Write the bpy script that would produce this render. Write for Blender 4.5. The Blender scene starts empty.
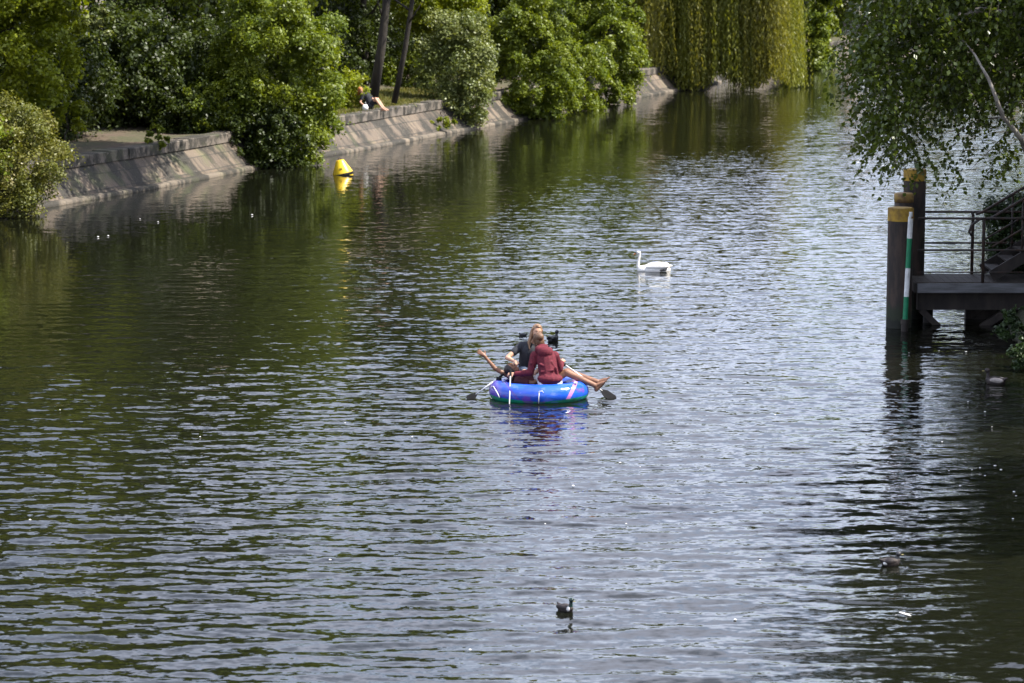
import bpy, bmesh, math, random
import numpy as np
from mathutils import Vector, Matrix
rnd = random.Random(7); R = np.random.default_rng(11)
sc = bpy.context.scene; C = sc.collection
rad = math.radians

# ------------------------------------------------------------------ camera frame used for authoring ground positions
H = 7.6; F = 2800.0; PITCH = math.atan(401.5/F)
def ray(px, py):
    a = (px-512)/F; b = -(py-341.5)/F
    return Vector((a, math.cos(PITCH)+b*math.sin(PITCH), -math.sin(PITCH)+b*math.cos(PITCH)))
def G(px, py, z=0.0):
    r = ray(px, py); t = (z-H)/r.z
    return Vector((r.x*t, r.y*t, z))
def D(px, py, Y):
    r = ray(px, py); t = Y/r.y
    return Vector((r.x*t, Y, H+r.z*t))

# ------------------------------------------------------------------ helpers
def link(o, parent=None):
    C.objects.link(o)
    if parent: o.parent = parent
    return o
def tag(o, label, cat, group=None):
    o['label'] = label; o['category'] = cat
    if group: o['group'] = group
    return o
def empty(name, label, cat, loc=(0,0,0), rz=0, group=None):
    o = bpy.data.objects.new(name, None); link(o); o.location = loc; o.rotation_euler = (0,0,rz); o.empty_display_size = .2
    return tag(o, label, cat, group)
def mesh_obj(name, me, mat, parent=None, kind=None):
    o = bpy.data.objects.new(name, me)
    if mat is not None and len(me.materials) == 0: me.materials.append(mat)
    link(o, parent)
    if kind: o['kind'] = kind
    return o
def np_mesh(name, V, Q, smooth=False):
    me = bpy.data.meshes.new(name); V = np.asarray(V, dtype=np.float32); Q = np.asarray(Q, dtype=np.int32)
    n, k = Q.shape
    me.vertices.add(len(V)); me.vertices.foreach_set('co', V.ravel())
    me.loops.add(n*k); me.loops.foreach_set('vertex_index', Q.ravel())
    me.polygons.add(n); me.polygons.foreach_set('loop_start', np.arange(0, n*k, k, dtype=np.int32))
    me.polygons.foreach_set('loop_total', np.full(n, k, dtype=np.int32))
    if smooth: me.polygons.foreach_set('use_smooth', np.ones(n, dtype=bool))
    me.update(calc_edges=True); me.validate()
    return me
class MB:
    """collects boxes, bars, tubes, lathes into one mesh"""
    def __init__(s): s.v = []; s.f = []
    def add(s, vs, fs):
        b = len(s.v); s.v += [tuple(v) for v in vs]; s.f += [tuple(b+i for i in f) for f in fs]; return s
    def box(s, c, d, M=None):
        x, y, z = d[0]/2, d[1]/2, d[2]/2
        vs = [Vector((sx*x, sy*y, sz*z)) for sz in (-1,1) for sy in (-1,1) for sx in (-1,1)]
        if M: vs = [M @ v for v in vs]
        vs = [v+Vector(c) for v in vs]
        return s.add(vs, [(0,2,3,1),(4,5,7,6),(0,1,5,4),(2,6,7,3),(0,4,6,2),(1,3,7,5)])
    def bar(s, a, b, w, h):
        a = Vector(a); b = Vector(b); d = b-a; M = d.to_track_quat('X', 'Z').to_matrix()
        return s.box((a+b)/2, (d.length, w, h), M)
    def tube(s, pts, rs, n=8, caps=True):
        pts = [Vector(p) for p in pts]
        if not hasattr(rs, '__len__'): rs = [rs]*len(pts)
        rings = []; b = len(s.v); ref = None
        for i, p in enumerate(pts):
            t = (pts[min(i+1, len(pts)-1)]-pts[max(i-1, 0)]).normalized()
            if ref is None: ref = t.orthogonal().normalized()
            u = (ref-t*ref.dot(t))
            u = t.orthogonal().normalized() if u.length < 1e-4 else u.normalized()
            ref = u; w = t.cross(u)
            for k in range(n):
                a = 2*math.pi*k/n; s.v.append(tuple(p+(u*math.cos(a)+w*math.sin(a))*rs[i]))
        for i in range(len(pts)-1):
            for k in range(n):
                k2 = (k+1) % n; s.f.append((b+i*n+k, b+i*n+k2, b+(i+1)*n+k2, b+(i+1)*n+k))
        if caps:
            s.f.append(tuple(b+k for k in reversed(range(n)))); s.f.append(tuple(b+(len(pts)-1)*n+k for k in range(n)))
        return s
    def lathe(s, prof, n=24, c=(0,0,0)):
        b = len(s.v)
        for (r, z) in prof:
            for k in range(n):
                a = 2*math.pi*k/n; s.v.append((c[0]+r*math.cos(a), c[1]+r*math.sin(a), c[2]+z))
        m = len(prof)
        for i in range(m-1):
            for k in range(n):
                k2 = (k+1) % n; s.f.append((b+i*n+k, b+i*n+k2, b+(i+1)*n+k2, b+(i+1)*n+k))
        s.f.append(tuple(b+k for k in reversed(range(n)))); s.f.append(tuple(b+(m-1)*n+k for k in range(n)))
        return s
    def ell(s, c, r, M=None, nu=14, nv=9):
        b = len(s.v); c = Vector(c)
        for j in range(1, nv):
            t = math.pi*j/nv
            for k in range(nu):
                a = 2*math.pi*k/nu
                v = Vector((r[0]*math.sin(t)*math.cos(a), r[1]*math.sin(t)*math.sin(a), r[2]*math.cos(t)))
                s.v.append(tuple(c+(M @ v if M else v)))
        for z in (1, -1):
            v = Vector((0,0,r[2]*z)); s.v.append(tuple(c+(M @ v if M else v)))
        T = b+(nv-1)*nu
        for j in range(nv-2):
            for k in range(nu):
                k2 = (k+1) % nu; s.f.append((b+j*nu+k, b+(j+1)*nu+k, b+(j+1)*nu+k2, b+j*nu+k2))
        for k in range(nu):
            k2 = (k+1) % nu
            s.f.append((T, b+k, b+k2)); s.f.append((T+1, b+(nv-2)*nu+k2, b+(nv-2)*nu+k))
        return s
    def cap(s, a, b, ra, rb, n=6, sq=1.0):
        """tapered capsule, as a closed tube with rounded ends"""
        a = Vector(a); b = Vector(b); d = (b-a); L = d.length; t = d/L
        pts = []; rs = []
        for i in range(n+1):
            th = math.pi/2*(1-i/n); pts.append(a-t*ra*math.sin(th)); rs.append(max(ra*math.cos(th), .0005))
        for i in range(n+1):
            th = math.pi/2*i/n; pts.append(b+t*rb*math.sin(th)); rs.append(max(rb*math.cos(th), .0005))
        return s.tube(pts, rs, 12)
    def mesh(s, name, smooth=True):
        me = bpy.data.meshes.new(name); me.from_pydata(s.v, [], s.f); me.update()
        bm = bmesh.new(); bm.from_mesh(me); bmesh.ops.recalc_face_normals(bm, faces=bm.faces); bm.to_mesh(me); bm.free()
        if smooth: me.polygons.foreach_set('use_smooth', [True]*len(me.polygons))
        return me
    def build(s, name, mat, parent=None, smooth=False, bevel=0, kind=None):
        o = mesh_obj(name, s.mesh(name, smooth), mat, parent, kind)
        if bevel:
            m = o.modifiers.new('Bevel', 'BEVEL'); m.width = bevel; m.segments = 2; m.limit_method = 'ANGLE'
        return o
    def blend(s, name, mat, parent=None, voxel=.008, it=3):
        """melt the collected closed volumes into one continuous skin"""
        o = mesh_obj(name, s.mesh(name), mat)
        r = o.modifiers.new('r', 'REMESH'); r.mode = 'VOXEL'; r.voxel_size = voxel; r.use_smooth_shade = True
        m = o.modifiers.new('s', 'SMOOTH'); m.factor = .5; m.iterations = it
        dg = bpy.context.evaluated_depsgraph_get(); dg.update()
        me = bpy.data.meshes.new_from_object(o.evaluated_get(dg))
        o.modifiers.clear(); old = o.data; me.materials.clear(); me.materials.append(mat)
        o.data = me; me.name = name; bpy.data.meshes.remove(old)
        me.polygons.foreach_set('use_smooth', [True]*len(me.polygons))
        if parent: o.parent = parent
        return o

# ------------------------------------------------------------------ materials
class NT:
    def __init__(s, name):
        s.m = bpy.data.materials.new(name); s.m.use_nodes = True; s.t = s.m.node_tree; s.n = s.t.nodes; s.l = s.t.links
        s.b = s.n['Principled BSDF']; s.out = s.n['Material Output']
    def new(s, ty, **k):
        n = s.n.new(ty)
        for a, v in k.items(): setattr(n, a, v)
        return n
    def link(s, a, b): s.l.new(a, b)
    def val(s, sock, v):
        if hasattr(v, 'is_linked') or isinstance(v, bpy.types.NodeSocket): s.l.new(v, sock)
        else: sock.default_value = v
    def math(s, op, a, b=0.0, c=None, clamp=False):
        n = s.new('ShaderNodeMath', operation=op); n.use_clamp = clamp
        s.val(n.inputs[0], a); s.val(n.inputs[1], b)
        if c is not None: s.val(n.inputs[2], c)
        return n.outputs[0]
    def mix(s, f, a, b, blend='MIX'):
        n = s.new('ShaderNodeMix', data_type='RGBA', blend_type=blend); s.val(n.inputs[0], f)
        s.val(n.inputs[6], a if not isinstance(a, tuple) else (*a, 1)); s.val(n.inputs[7], b if not isinstance(b, tuple) else (*b, 1))
        return n.outputs[2]
    def coord(s, scale=(1,1,1), kind='Object', loc=(0,0,0)):
        tc = s.new('ShaderNodeTexCoord'); mp = s.new('ShaderNodeMapping'); mp.inputs['Scale'].default_value = scale
        mp.inputs['Location'].default_value = loc
        s.link(tc.outputs[kind], mp.inputs[0]); return mp.outputs[0]
    def noise(s, vec, scale=1, detail=3, rough=.5, out=0):
        n = s.new('ShaderNodeTexNoise'); n.inputs['Scale'].default_value = scale; n.inputs['Detail'].default_value = detail
        n.inputs['Roughness'].default_value = rough; s.link(vec, n.inputs['Vector']); return n.outputs[out]
    def ramp(s, f, a, b, va=0.0, vb=1.0):
        n = s.new('ShaderNodeMapRange'); n.interpolation_type = 'SMOOTHSTEP'
        s.val(n.inputs[0], f); n.inputs[1].default_value = a; n.inputs[2].default_value = b; n.inputs[3].default_value = va; n.inputs[4].default_value = vb
        return n.outputs[0]
    def bump(s, h, strength=.5, dist=.02):
        n = s.new('ShaderNodeBump'); n.inputs['Strength'].default_value = strength; n.inputs['Distance'].default_value = dist
        s.link(h, n.inputs['Height']); s.link(n.outputs[0], s.b.inputs['Normal'])
    def sep(s, v):
        n = s.new('ShaderNodeSeparateXYZ'); s.link(v, n.inputs[0]); return n.outputs

def plain(name, a, b=None, rough=.6, scale=8, bump=.2, dist=.01, spec=.4, metal=0, stretch=(1,1,1)):
    t = NT(name); b = b or tuple(c*.7 for c in a); v = t.coord(stretch)
    n = t.noise(v, scale, 5, .6); t.link(t.mix(t.ramp(n, .35, .65), a, b), t.b.inputs['Base Color'])
    t.b.inputs['Roughness'].default_value = rough; t.b.inputs['Specular IOR Level'].default_value = spec; t.b.inputs['Metallic'].default_value = metal
    if bump: t.bump(t.noise(v, scale*3, 4, .6), bump, dist)
    return t.m

def leaf_mat(name, a, b, trans=.35, rough=.45, hi=None):
    t = NT(name); at = t.new('ShaderNodeAttribute', attribute_name='tint')
    col = t.mix(at.outputs['Fac'], a, b)
    if hi: col = t.mix(t.ramp(at.outputs['Fac'], .8, 1.0), col, hi)
    t.link(col, t.b.inputs['Base Color']); t.b.inputs['Roughness'].default_value = rough
    t.b.inputs['Specular IOR Level'].default_value = .35
    tr = t.new('ShaderNodeBsdfTranslucent'); tc = t.mix(1.0, col, (1.5, 1.45, .5), 'MULTIPLY'); t.link(tc, tr.inputs[0])
    mx = t.new('ShaderNodeMixShader'); mx.inputs[0].default_value = trans
    t.link(t.b.outputs[0], mx.inputs[1]); t.link(tr.outputs[0], mx.inputs[2]); t.link(mx.outputs[0], t.out.inputs[0])
    return t.m

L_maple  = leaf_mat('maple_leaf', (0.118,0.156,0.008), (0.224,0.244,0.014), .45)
L_dark   = leaf_mat('shade_dark_leaf', (0.022,0.036,0.005), (0.050,0.068,0.008), .3)  # leaf colour darkened so that canopy shade is painted in
L_mid    = leaf_mat('elder_leaf', (0.073,0.109,0.008), (0.177,0.208,0.017), .38)
L_grey   = leaf_mat('poplar_leaf', (0.077,0.104,0.021), (0.212,0.229,0.077), .3)
L_olive  = leaf_mat('flowering_leaf', (0.071,0.088,0.013), (0.165,0.156,0.028), .3, hi=(.3,.26,.12))
L_willow = leaf_mat('willow_leaf', (.10,.12,.016), (.22,.22,.034), .42)
L_gold   = leaf_mat('gold_willow_leaf', (.13,.135,.02), (.22,.2,.035), .4)
L_birch  = leaf_mat('birch_leaf', (.04,.062,.01), (.105,.135,.02), .32, rough=.3)
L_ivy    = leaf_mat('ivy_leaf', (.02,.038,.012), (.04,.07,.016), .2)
bark   = plain('bark', (.034,.027,.018), (.016,.012,.009), .85, 6, .8, .03, stretch=(1,1,.25))
bark_l = plain('pale_bark', (.34,.31,.26), (.12,.10,.08), .8, 5, .5, .02, stretch=(1,1,.6))
twigm  = plain('twig', (.06,.045,.03), None, .8, 6, 0)

# ------------------------------------------------------------------ banks
BL = [(-13.26+(20-80.2)*.36, 20), (-13.26,80.2), (-11.7,84.3), (-10.5,87.6), (-7.67,96.7), (-5.6,101.5), (-2.1,112), (-.13,117.6), (5.58,134.7), (9.2,144.8), (16.0,165), (20,177), (24.5,181.5), (34,185.5), (60,192), (120,204), (260,230)]
BRt = [(5.6,8), (7.4,25), (9.05,46), (9.35,50), (9.75,55.5), (11.6,62),(14.8,75),(18.6,95),(24.2,122),(31.5,150),(62,172),(260,206)]
def resample(P, step):
    P = [np.array(p, float) for p in P]; out = [P[0]]
    for a, b in zip(P[:-1], P[1:]):
        L = np.linalg.norm(b-a); n = max(1, int(round(L/step(a[1]) if callable(step) else L/step)))
        for i in range(1, n+1): out.append(a+(b-a)*i/n)
    return np.array(out)
def smooth_path(P, k=2):
    Q = P.copy()
    for _ in range(k): Q[1:-1] = (Q[:-2]+2*Q[1:-1]+Q[2:])/4
    return Q
def normals(P, side):
    T = np.gradient(P, axis=0); T /= np.linalg.norm(T, axis=1)[:, None]
    return np.stack([-T[:,1], T[:,0]], 1)*side, T
PL = smooth_path(resample(BL, .8), 4); NL, TL = normals(PL, 1.0)       # normal points inland (left)
PR = smooth_path(resample(BRt, 1.0), 3); NR, TR = normals(PR, -1.0)
arcL = np.concatenate([[0], np.cumsum(np.linalg.norm(np.diff(PL, axis=0), axis=1))])
arcR = np.concatenate([[0], np.cumsum(np.linalg.norm(np.diff(PR, axis=0), axis=1))])
def bankY(Y, off=0, z=0):
    i = int(np.argmin(np.abs(PL[:,1]-Y))); p = PL[i]+NL[i]*off
    return Vector((p[0], p[1], z))
def bankPx(px, off=0, z=0):
    """point on left bank water line seen in picture column px, moved inland by off"""
    M_ = PL+NL*off; s = M_[:,0]/M_[:,1]*F+512; ok = (PL[:,1] < 182) & (PL[:,1] > 24)
    i = int(np.argmin(np.where(ok, np.abs(s-px), 1e9))); p = PL[i]+NL[i]*off
    return Vector((p[0], p[1], z))
def sweep(P, N, prof, arc, name, mat, smooth=False, jitter=0):
    m = len(prof); V = []; 
    for (o, z) in prof:
        q = P+N*o; V.append(np.stack([q[:,0], q[:,1], np.full(len(P), z)], 1))
    V = np.stack(V, 1)
    if jitter: V[:,1:-1,:] += R.normal(0, jitter, V[:,1:-1,:].shape)
    n = len(P); idx = np.arange(n*m).reshape(n, m)
    Q = np.stack([idx[:-1,:-1], idx[1:,:-1], idx[1:,1:], idx[:-1,1:]], -1).reshape(-1, 4)
    me = np_mesh(name, V.reshape(-1,3), Q, smooth)
    cum = [0]
    for a, b in zip(prof[:-1], prof[1:]): cum.append(cum[-1]+math.hypot(b[0]-a[0], b[1]-a[1]))
    U = np.stack(np.broadcast_arrays(arc[:,None], np.array(cum)[None,:]), -1).reshape(-1, 2)
    uv = me.uv_layers.new(name='UVMap'); li = np.empty(len(me.loops), np.int32); me.loops.foreach_get('vertex_index', li)
    uv.data.foreach_set('uv', U[li].astype(np.float32).ravel())
    bm = bmesh.new(); bm.from_mesh(me); bmesh.ops.recalc_face_normals(bm, faces=bm.faces); bm.to_mesh(me); bm.free()
    return me

def stone_mat(name, c1, c2, bw, bh, joint=.02, moss=.4, stain_shade=True):
    t = NT(name); uv = t.coord((1,1,1), 'UV'); ob = t.coord()
    br = t.new('ShaderNodeTexBrick'); t.link(uv, br.inputs['Vector']); br.inputs['Scale'].default_value = 1
    br.inputs['Brick Width'].default_value = bw; br.inputs['Row Height'].default_value = bh; br.inputs['Mortar Size'].default_value = joint
    br.inputs['Mortar Smooth'].default_value = .3
    br.inputs['Color1'].default_value = (*c1,1); br.inputs['Color2'].default_value = (*c2,1); br.inputs['Mortar'].default_value = (.05,.045,.035,1)
    br.offset = .5; br.squash = 1
    n1 = t.noise(ob, 1.3, 6, .65); col = t.mix(t.ramp(n1, .3, .7), br.outputs[0], (.09,.072,.055), 'MIX')
    col = t.mix(.55, br.outputs[0], col)
    if stain_shade:
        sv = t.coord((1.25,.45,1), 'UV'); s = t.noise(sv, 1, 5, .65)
        col = t.mix(t.ramp(s, .42, .54, 0, .93), col, (.017,.015,.010))  # wall stains, with tree shadows painted in as broad dark streaks
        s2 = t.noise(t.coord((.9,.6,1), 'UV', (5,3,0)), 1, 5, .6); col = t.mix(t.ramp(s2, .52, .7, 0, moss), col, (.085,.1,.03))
    lich = t.noise(ob, 9, 3, .6); col = t.mix(t.ramp(lich, .62, .74, 0, .35), col, (.3,.26,.2))
    t.link(col, t.b.inputs['Base Color']); t.b.inputs['Roughness'].default_value = .85
    h = t.math('ADD', t.math('MULTIPLY', br.outputs[1], -1.5), t.noise(ob, 14, 5, .7)); t.bump(h, .7, .03)
    return t.m
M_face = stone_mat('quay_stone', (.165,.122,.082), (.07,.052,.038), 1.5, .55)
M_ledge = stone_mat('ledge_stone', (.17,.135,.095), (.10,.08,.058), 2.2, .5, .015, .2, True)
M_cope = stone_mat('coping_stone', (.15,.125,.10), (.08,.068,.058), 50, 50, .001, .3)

wall = empty('quay_wall', 'long sloping stone embankment wall with coping blocks along the left bank', 'wall', bankY(80))
wl = wall.location.copy()
def under(me, name, mat):
    o = mesh_obj(name, me, mat, wall); o.matrix_parent_inverse = Matrix.Translation(-wl); return o
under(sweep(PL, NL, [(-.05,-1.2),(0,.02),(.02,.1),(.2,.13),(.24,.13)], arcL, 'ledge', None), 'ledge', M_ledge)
prof = [(.22,-.3),(.24,.12)]+[(.24+.70*k/5,.12+.80*k/5) for k in range(1,6)]
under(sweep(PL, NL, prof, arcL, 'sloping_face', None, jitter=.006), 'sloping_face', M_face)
# coping: separate blocks
V = []; Q = []; s = 0.0; Lc = arcL[-1]
def pathat(P, N, arc, s):
    return np.array([np.interp(s, arc, P[:,0]), np.interp(s, arc, P[:,1])]), np.array([np.interp(s, arc, N[:,0]), np.interp(s, arc, N[:,1])])
cm = MB()
while s < Lc-2:
    w = rnd.uniform(1.25,1.75); a, na = pathat(PL, NL, arcL, s+.012); b, nb = pathat(PL, NL, arcL, s+w-.012)
    dz = rnd.uniform(-.015,.015); do = rnd.uniform(-.015,.015); vs = []
    for p, n in ((a,na),(b,nb)):
        for o, z in ((.86+do,.905),(.86+do,1.2+dz),(.89+do,1.23+dz),(1.46,1.23+dz),(1.46,.7)):
            q = p+n*o; vs.append((q[0],q[1],z))
    cm.add(vs, [(0,1,2,3,4),(9,8,7,6,5)]+[(i,i+5,(i+1)%5+5,(i+1)%5) for i in range(5)]); s += w
cme = cm.mesh('coping', False)
uv = cme.uv_layers.new(name='UVMap')
for lp in cme.loops:
    co = cme.vertices[lp.vertex_index].co; uv.data[lp.index].uv = (co.y*1.05+co.x*.3, co.z*2)
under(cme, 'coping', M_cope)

# ground sheets
def ground_mat():
    t = NT('bank_ground'); v = t.coord(); n = t.noise(v, .35, 5, .6); n2 = t.noise(v, 6, 5, .7)
    c = t.mix(t.ramp(n, .42, .56), (.075,.05,.034), (.045,.045,.018)); c = t.mix(t.ramp(n2, .45, .7, 0, .6), c, (.1,.075,.045))
    t.link(c, t.b.inputs['Base Color']); t.b.inputs['Roughness'].default_value = .95; t.bump(n2, .6, .05); return t.m
M_ground = ground_mat()
offs = [1.44,1.46,1.9,2.6,3.5,4.5,6,8,11,15,22,40,90,220]
V = []
for o in offs:
    q = PL+NL*o
    z = 1.15+ (0.0 if o < 2 else 1)*0.16*max(0, min(o,9)-2.4)*np.clip((q[:,1]-95)/10, .25, 1) + .05*np.sin(PL[:,1]*1.7+o)*(o > 2)
    V.append(np.stack([q[:,0], q[:,1], z], 1))
V = np.stack(V, 1); 
V[:,-1,0] = np.minimum(V[:,-1,0], V[:,-1,0]); n, m = V.shape[:2]; idx = np.arange(n*m).reshape(n, m)
Qd = np.stack([idx[:-1,:-1], idx[1:,:-1], idx[1:,1:], idx[:-1,1:]], -1).reshape(-1, 4)[:, ::-1]
mesh_obj('ground', np_mesh('ground', V.reshape(-1,3), Qd, True), M_ground, kind='structure')
V = []
for o, z in [(-.6,-.9),(0,-.1),(.35,.35),(.7,.8),(1.2,1.3),(1.9,1.8),(3,2.5),(4.2,3.1),(7,3.2),(15,3.2),(40,3.2),(120,3.4)]:
    q = PR+NR*o; far = np.clip((PR[:,1]-70)/30, 0, 1)
    V.append(np.stack([q[:,0], q[:,1], z*(1-.45*far*(z > 0))+(.1*np.sin(PR[:,1]*2.3+o*3) if 0 < o < 6 else 0)], 1))
V = np.stack(V, 1); n, m = V.shape[:2]; idx = np.arange(n*m).reshape(n, m)
Qd = np.stack([idx[:-1,:-1], idx[1:,:-1], idx[1:,1:], idx[:-1,1:]], -1).reshape(-1, 4)
M_rb = plain('right_bank_soil', (.05,.055,.025), (.03,.03,.018), .95, 2.5, .8, .06)
mesh_obj('bank', np_mesh('bank', V.reshape(-1,3), Qd, True), M_rb, kind='structure')
mesh_obj('canal_bed', np_mesh('canal_bed', [(-900,-900,-1.3),(900,-900,-1.3),(900,900,-1.3),(-900,900,-1.3)], [(0,1,2,3)]), plain('bed', (.03,.03,.02), None, .9, 1, 0), kind='structure')

# ------------------------------------------------------------------ water
ys = [14.0]
while ys[-1] < 190: ys.append(ys[-1]+max(.055, .055+(ys[-1]-45)*.0035) if ys[-1] > 26 else ys[-1]+.12)
ys = np.array([-900,-60,-10,6]+ys+[230,350,900.]); 
xs = np.concatenate([[-900,-200,-60,-45], np.arange(-32,-14,.4), np.arange(-14,14,.105), np.arange(14,34,.4), [45,70,200,900.]])
X, Y = np.meshgrid(xs, ys)
gx = np.gradient(xs)[None,:]*np.ones_like(X); gy = np.gradient(ys)[:,None]*np.ones_like(X)
dleft = (X-np.interp(Y, PL[:,1], PL[:,0]))*.94
def smst(x, a, b): t = np.clip((x-a)/(b-a), 0, 1); return t*t*(3-2*t)
patch = .5+.5*np.sin(X*.21+Y*.07+1.2*np.sin(Y*.11))*np.sin(Y*.16-X*.12+1)
calm = .10+.90*smst(dleft+3*(patch-.5), 6.5, 15)
near = 1+.3*smst(-Y, -46, -30)
Zw = np.zeros_like(X)
for k in range(64):
    lam = .2*(1.3/.2)**(R.random()**1.6); th = R.normal(math.pi/2-.06, .27); kk = 2*math.pi/lam
    kx, ky = kk*math.cos(th), kk*math.sin(th); ph = R.random()*2*math.pi
    amp = .0076*lam*(.6+.4*R.random())*(.7 if lam > .6 else 1.0)
    res = np.clip((lam/np.maximum(gy*abs(math.sin(th)), gx*abs(math.cos(th)))-2.5)/2.5, 0, 1)
    Zw += amp*res*np.cos(kx*X+ky*Y+ph+.5*np.sin(.7*X+ph))/2.7
Zw *= calm*near*(.75+.5*patch)
# ripples that spread from the raft and wakes behind the birds
def ring(cx, cy, r0, lam, a, decay):
    global Zw
    r = np.hypot(X-cx, (Y-cy)); Zw += a*np.cos(2*math.pi*(r-r0)/lam)*np.exp(-np.abs(r-r0)/decay)*(gy < lam/3)
ring(.45, 46.3, 1.1, .3, .008, .9); ring(1.55, 46.3, .25, .2, .006, .35); ring(-.7, 46.2, .2, .2, .005, .35); ring(-.05, 45.5, .15, .18, .005, .3)
def wake(cx, cy, dx, dy, a, L):
    """V-shaped wake behind a swimmer heading (dx,dy)"""
    global Zw
    u = -((X-cx)*dx+(Y-cy)*dy); v = np.abs(-(X-cx)*dy+(Y-cy)*dx)
    w = v-.32*u; Zw += np.where(u > 0, a*np.cos(2*math.pi*w/.16)*np.exp(-(w/.12)**2)*np.exp(-u/L), 0)*(gy < .12)
idx = np.arange(X.size).reshape(X.shape)
Qw = np.stack([idx[:-1,:-1], idx[:-1,1:], idx[1:,1:], idx[1:,:-1]], -1).reshape(-1, 4)
def water_mat():
    t = NT('canal_water'); b = t.b
    b.inputs['Base Color'].default_value = (.005,.0055,.003,1); b.inputs['IOR'].default_value = 1.333; b.inputs['Roughness'].default_value = .02
    v = t.coord(); x, y, z = t.sep(v)
    at = t.new('ShaderNodeAttribute', attribute_name='calm')
    n1 = t.noise(t.coord((1.5,4.2,1)), 1.0, 3, .6, out=1)     # ripples, crests along x
    n2 = t.noise(t.coord((6,13,1)), 1.0, 2, .5, out=1)
    far = t.ramp(y, 50, 120, .55, 1.0)
    s1, s2 = t.sep(n1), t.sep(n2)
    k = t.math('MULTIPLY', at.outputs['Fac'], .9)
    def slope(a, b2, g1, g2):
        u = t.math('MULTIPLY', t.math('MULTIPLY', t.math('SUBTRACT', a, .5), g1), far)
        w = t.math('MULTIPLY', t.math('SUBTRACT', b2, .5), g2)
        return t.math('MULTIPLY', t.math('ADD', u, w), k)
    cx = slope(s1[0], s2[0], .25, .18); cy = slope(s1[1], s2[1], .42, .42)
    cb = t.new('ShaderNodeCombineXYZ'); t.link(cx, cb.inputs[0]); t.link(cy, cb.inputs[1]); cb.inputs[2].default_value = 0
    ge = t.new('ShaderNodeNewGeometry'); ad = t.new('ShaderNodeVectorMath', operation='ADD'); t.link(ge.outputs['Normal'], ad.inputs[0]); t.link(cb.outputs[0], ad.inputs[1])
    no = t.new('ShaderNodeVectorMath', operation='NORMALIZE'); t.link(ad.outputs[0], no.inputs[0]); t.link(no.outputs[0], b.inputs['Normal'])
    return t.m
M_water = water_mat()

# ------------------------------------------------------------------ foliage
def leaf_mesh(name, P, Nn, size, tint, aspect=.6, down=None):
    n = len(P); Nn = Nn/np.maximum(np.linalg.norm(Nn, axis=1)[:,None], 1e-6)
    A = R.normal(size=(n,3)) if down is None else down+R.normal(0,.25,size=(n,3))
    T = A-Nn*(A*Nn).sum(1)[:,None]; T /= np.maximum(np.linalg.norm(T, axis=1)[:,None], 1e-6); B = np.cross(Nn, T)
    L = (size/2)[:,None]; W = L*aspect
    V = np.empty((n,4,3)); V[:,0] = P-T*L; V[:,1] = P+B*W-T*L*.15+Nn*L*.12; V[:,2] = P+T*L; V[:,3] = P-B*W-T*L*.15+Nn*L*.12
    me = np_mesh(name, V.reshape(-1,3), np.arange(n*4).reshape(n,4))
    a = me.attributes.new('tint', 'FLOAT', 'FACE'); a.data.foreach_set('value', np.clip(tint,0,1).astype(np.float32))
    return me
def unit(n):
    d = R.normal(size=(n,3)); return d/np.linalg.norm(d, axis=1)[:,None]
def clumped(cent, rc, nleaf, flat=.75):
    """leaves round every clump centre, thickest on its outer, upper side"""
    n = len(cent); k = np.maximum((nleaf*rc**2/np.sum(rc**2)).astype(int), 6); ii = np.repeat(np.arange(n), k); N = len(ii)
    d = unit(N); r = rc[ii]*(.3+.75*R.random(N)**.7); far = R.random(N) < .16; r = np.where(far, r*R.uniform(1.1,1.7,N), r)
    st = R.uniform(.6,1.45,(n,3))*np.array([1,1,flat]); sh = R.normal(0,.35,(n,2))
    q = d*r[:,None]*st[ii]; q[:,2] += q[:,0]*sh[ii,0]+q[:,1]*sh[ii,1]-.25*(q[:,0]**2+q[:,1]**2)/rc[ii]
    P = cent[ii]+q
    Nn = d*.6+unit(N)*.75+np.array([0,0,.45])
    tint = R.random(n)[ii]*.55+R.random(N)*.45
    return P, Nn, tint
def crown_clumps(radii, n, lo=.5, rcl=(.16,.30), zmin=None):
    d = unit(n); r = lo+(1.02-lo)*R.random(n)**.6; c = d*r[:,None]*np.array(radii)
    if zmin is not None: c = c[c[:,2] > zmin]
    rc = R.uniform(*rcl, len(c))*np.mean(radii[:2])
    return c, rc
def trunk_mesh(base, top, r, lean=.3, limbs=6, spread=1.8, seed=0):
    q = random.Random(seed); mb = MB(); base = Vector(base); top = Vector(top)
    pts = [Vector((base.x+(top.x-base.x)*(i/7)**2.6, base.y+(top.y-base.y)*(i/7)**2.6, base.z+(top.z-base.z)*i/7))+Vector((q.uniform(-1,1), q.uniform(-1,1), 0))*lean*.25*math.sin(i/7*3.1) for i in range(8)]
    mb.tube(pts, [r*(1.25 if i == 0 else 1)*(1-.11*i) for i in range(8)], 9)
    L = MB()
    for k in range(limbs):
        i = q.randint(3, 7); p = pts[i]; a = q.uniform(0, 6.28); e = Vector((math.cos(a), math.sin(a), q.uniform(.3,1.0)))*spread*q.uniform(.7,1.2)
        mid = p+e*.5+Vector((0,0,.12*spread)); rr = r*(1-.11*i)*.55
        mb.tube([p, p+e*.25, mid, p+e], [rr, rr*.8, rr*.55, rr*.2], 6)
    return mb, L
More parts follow.
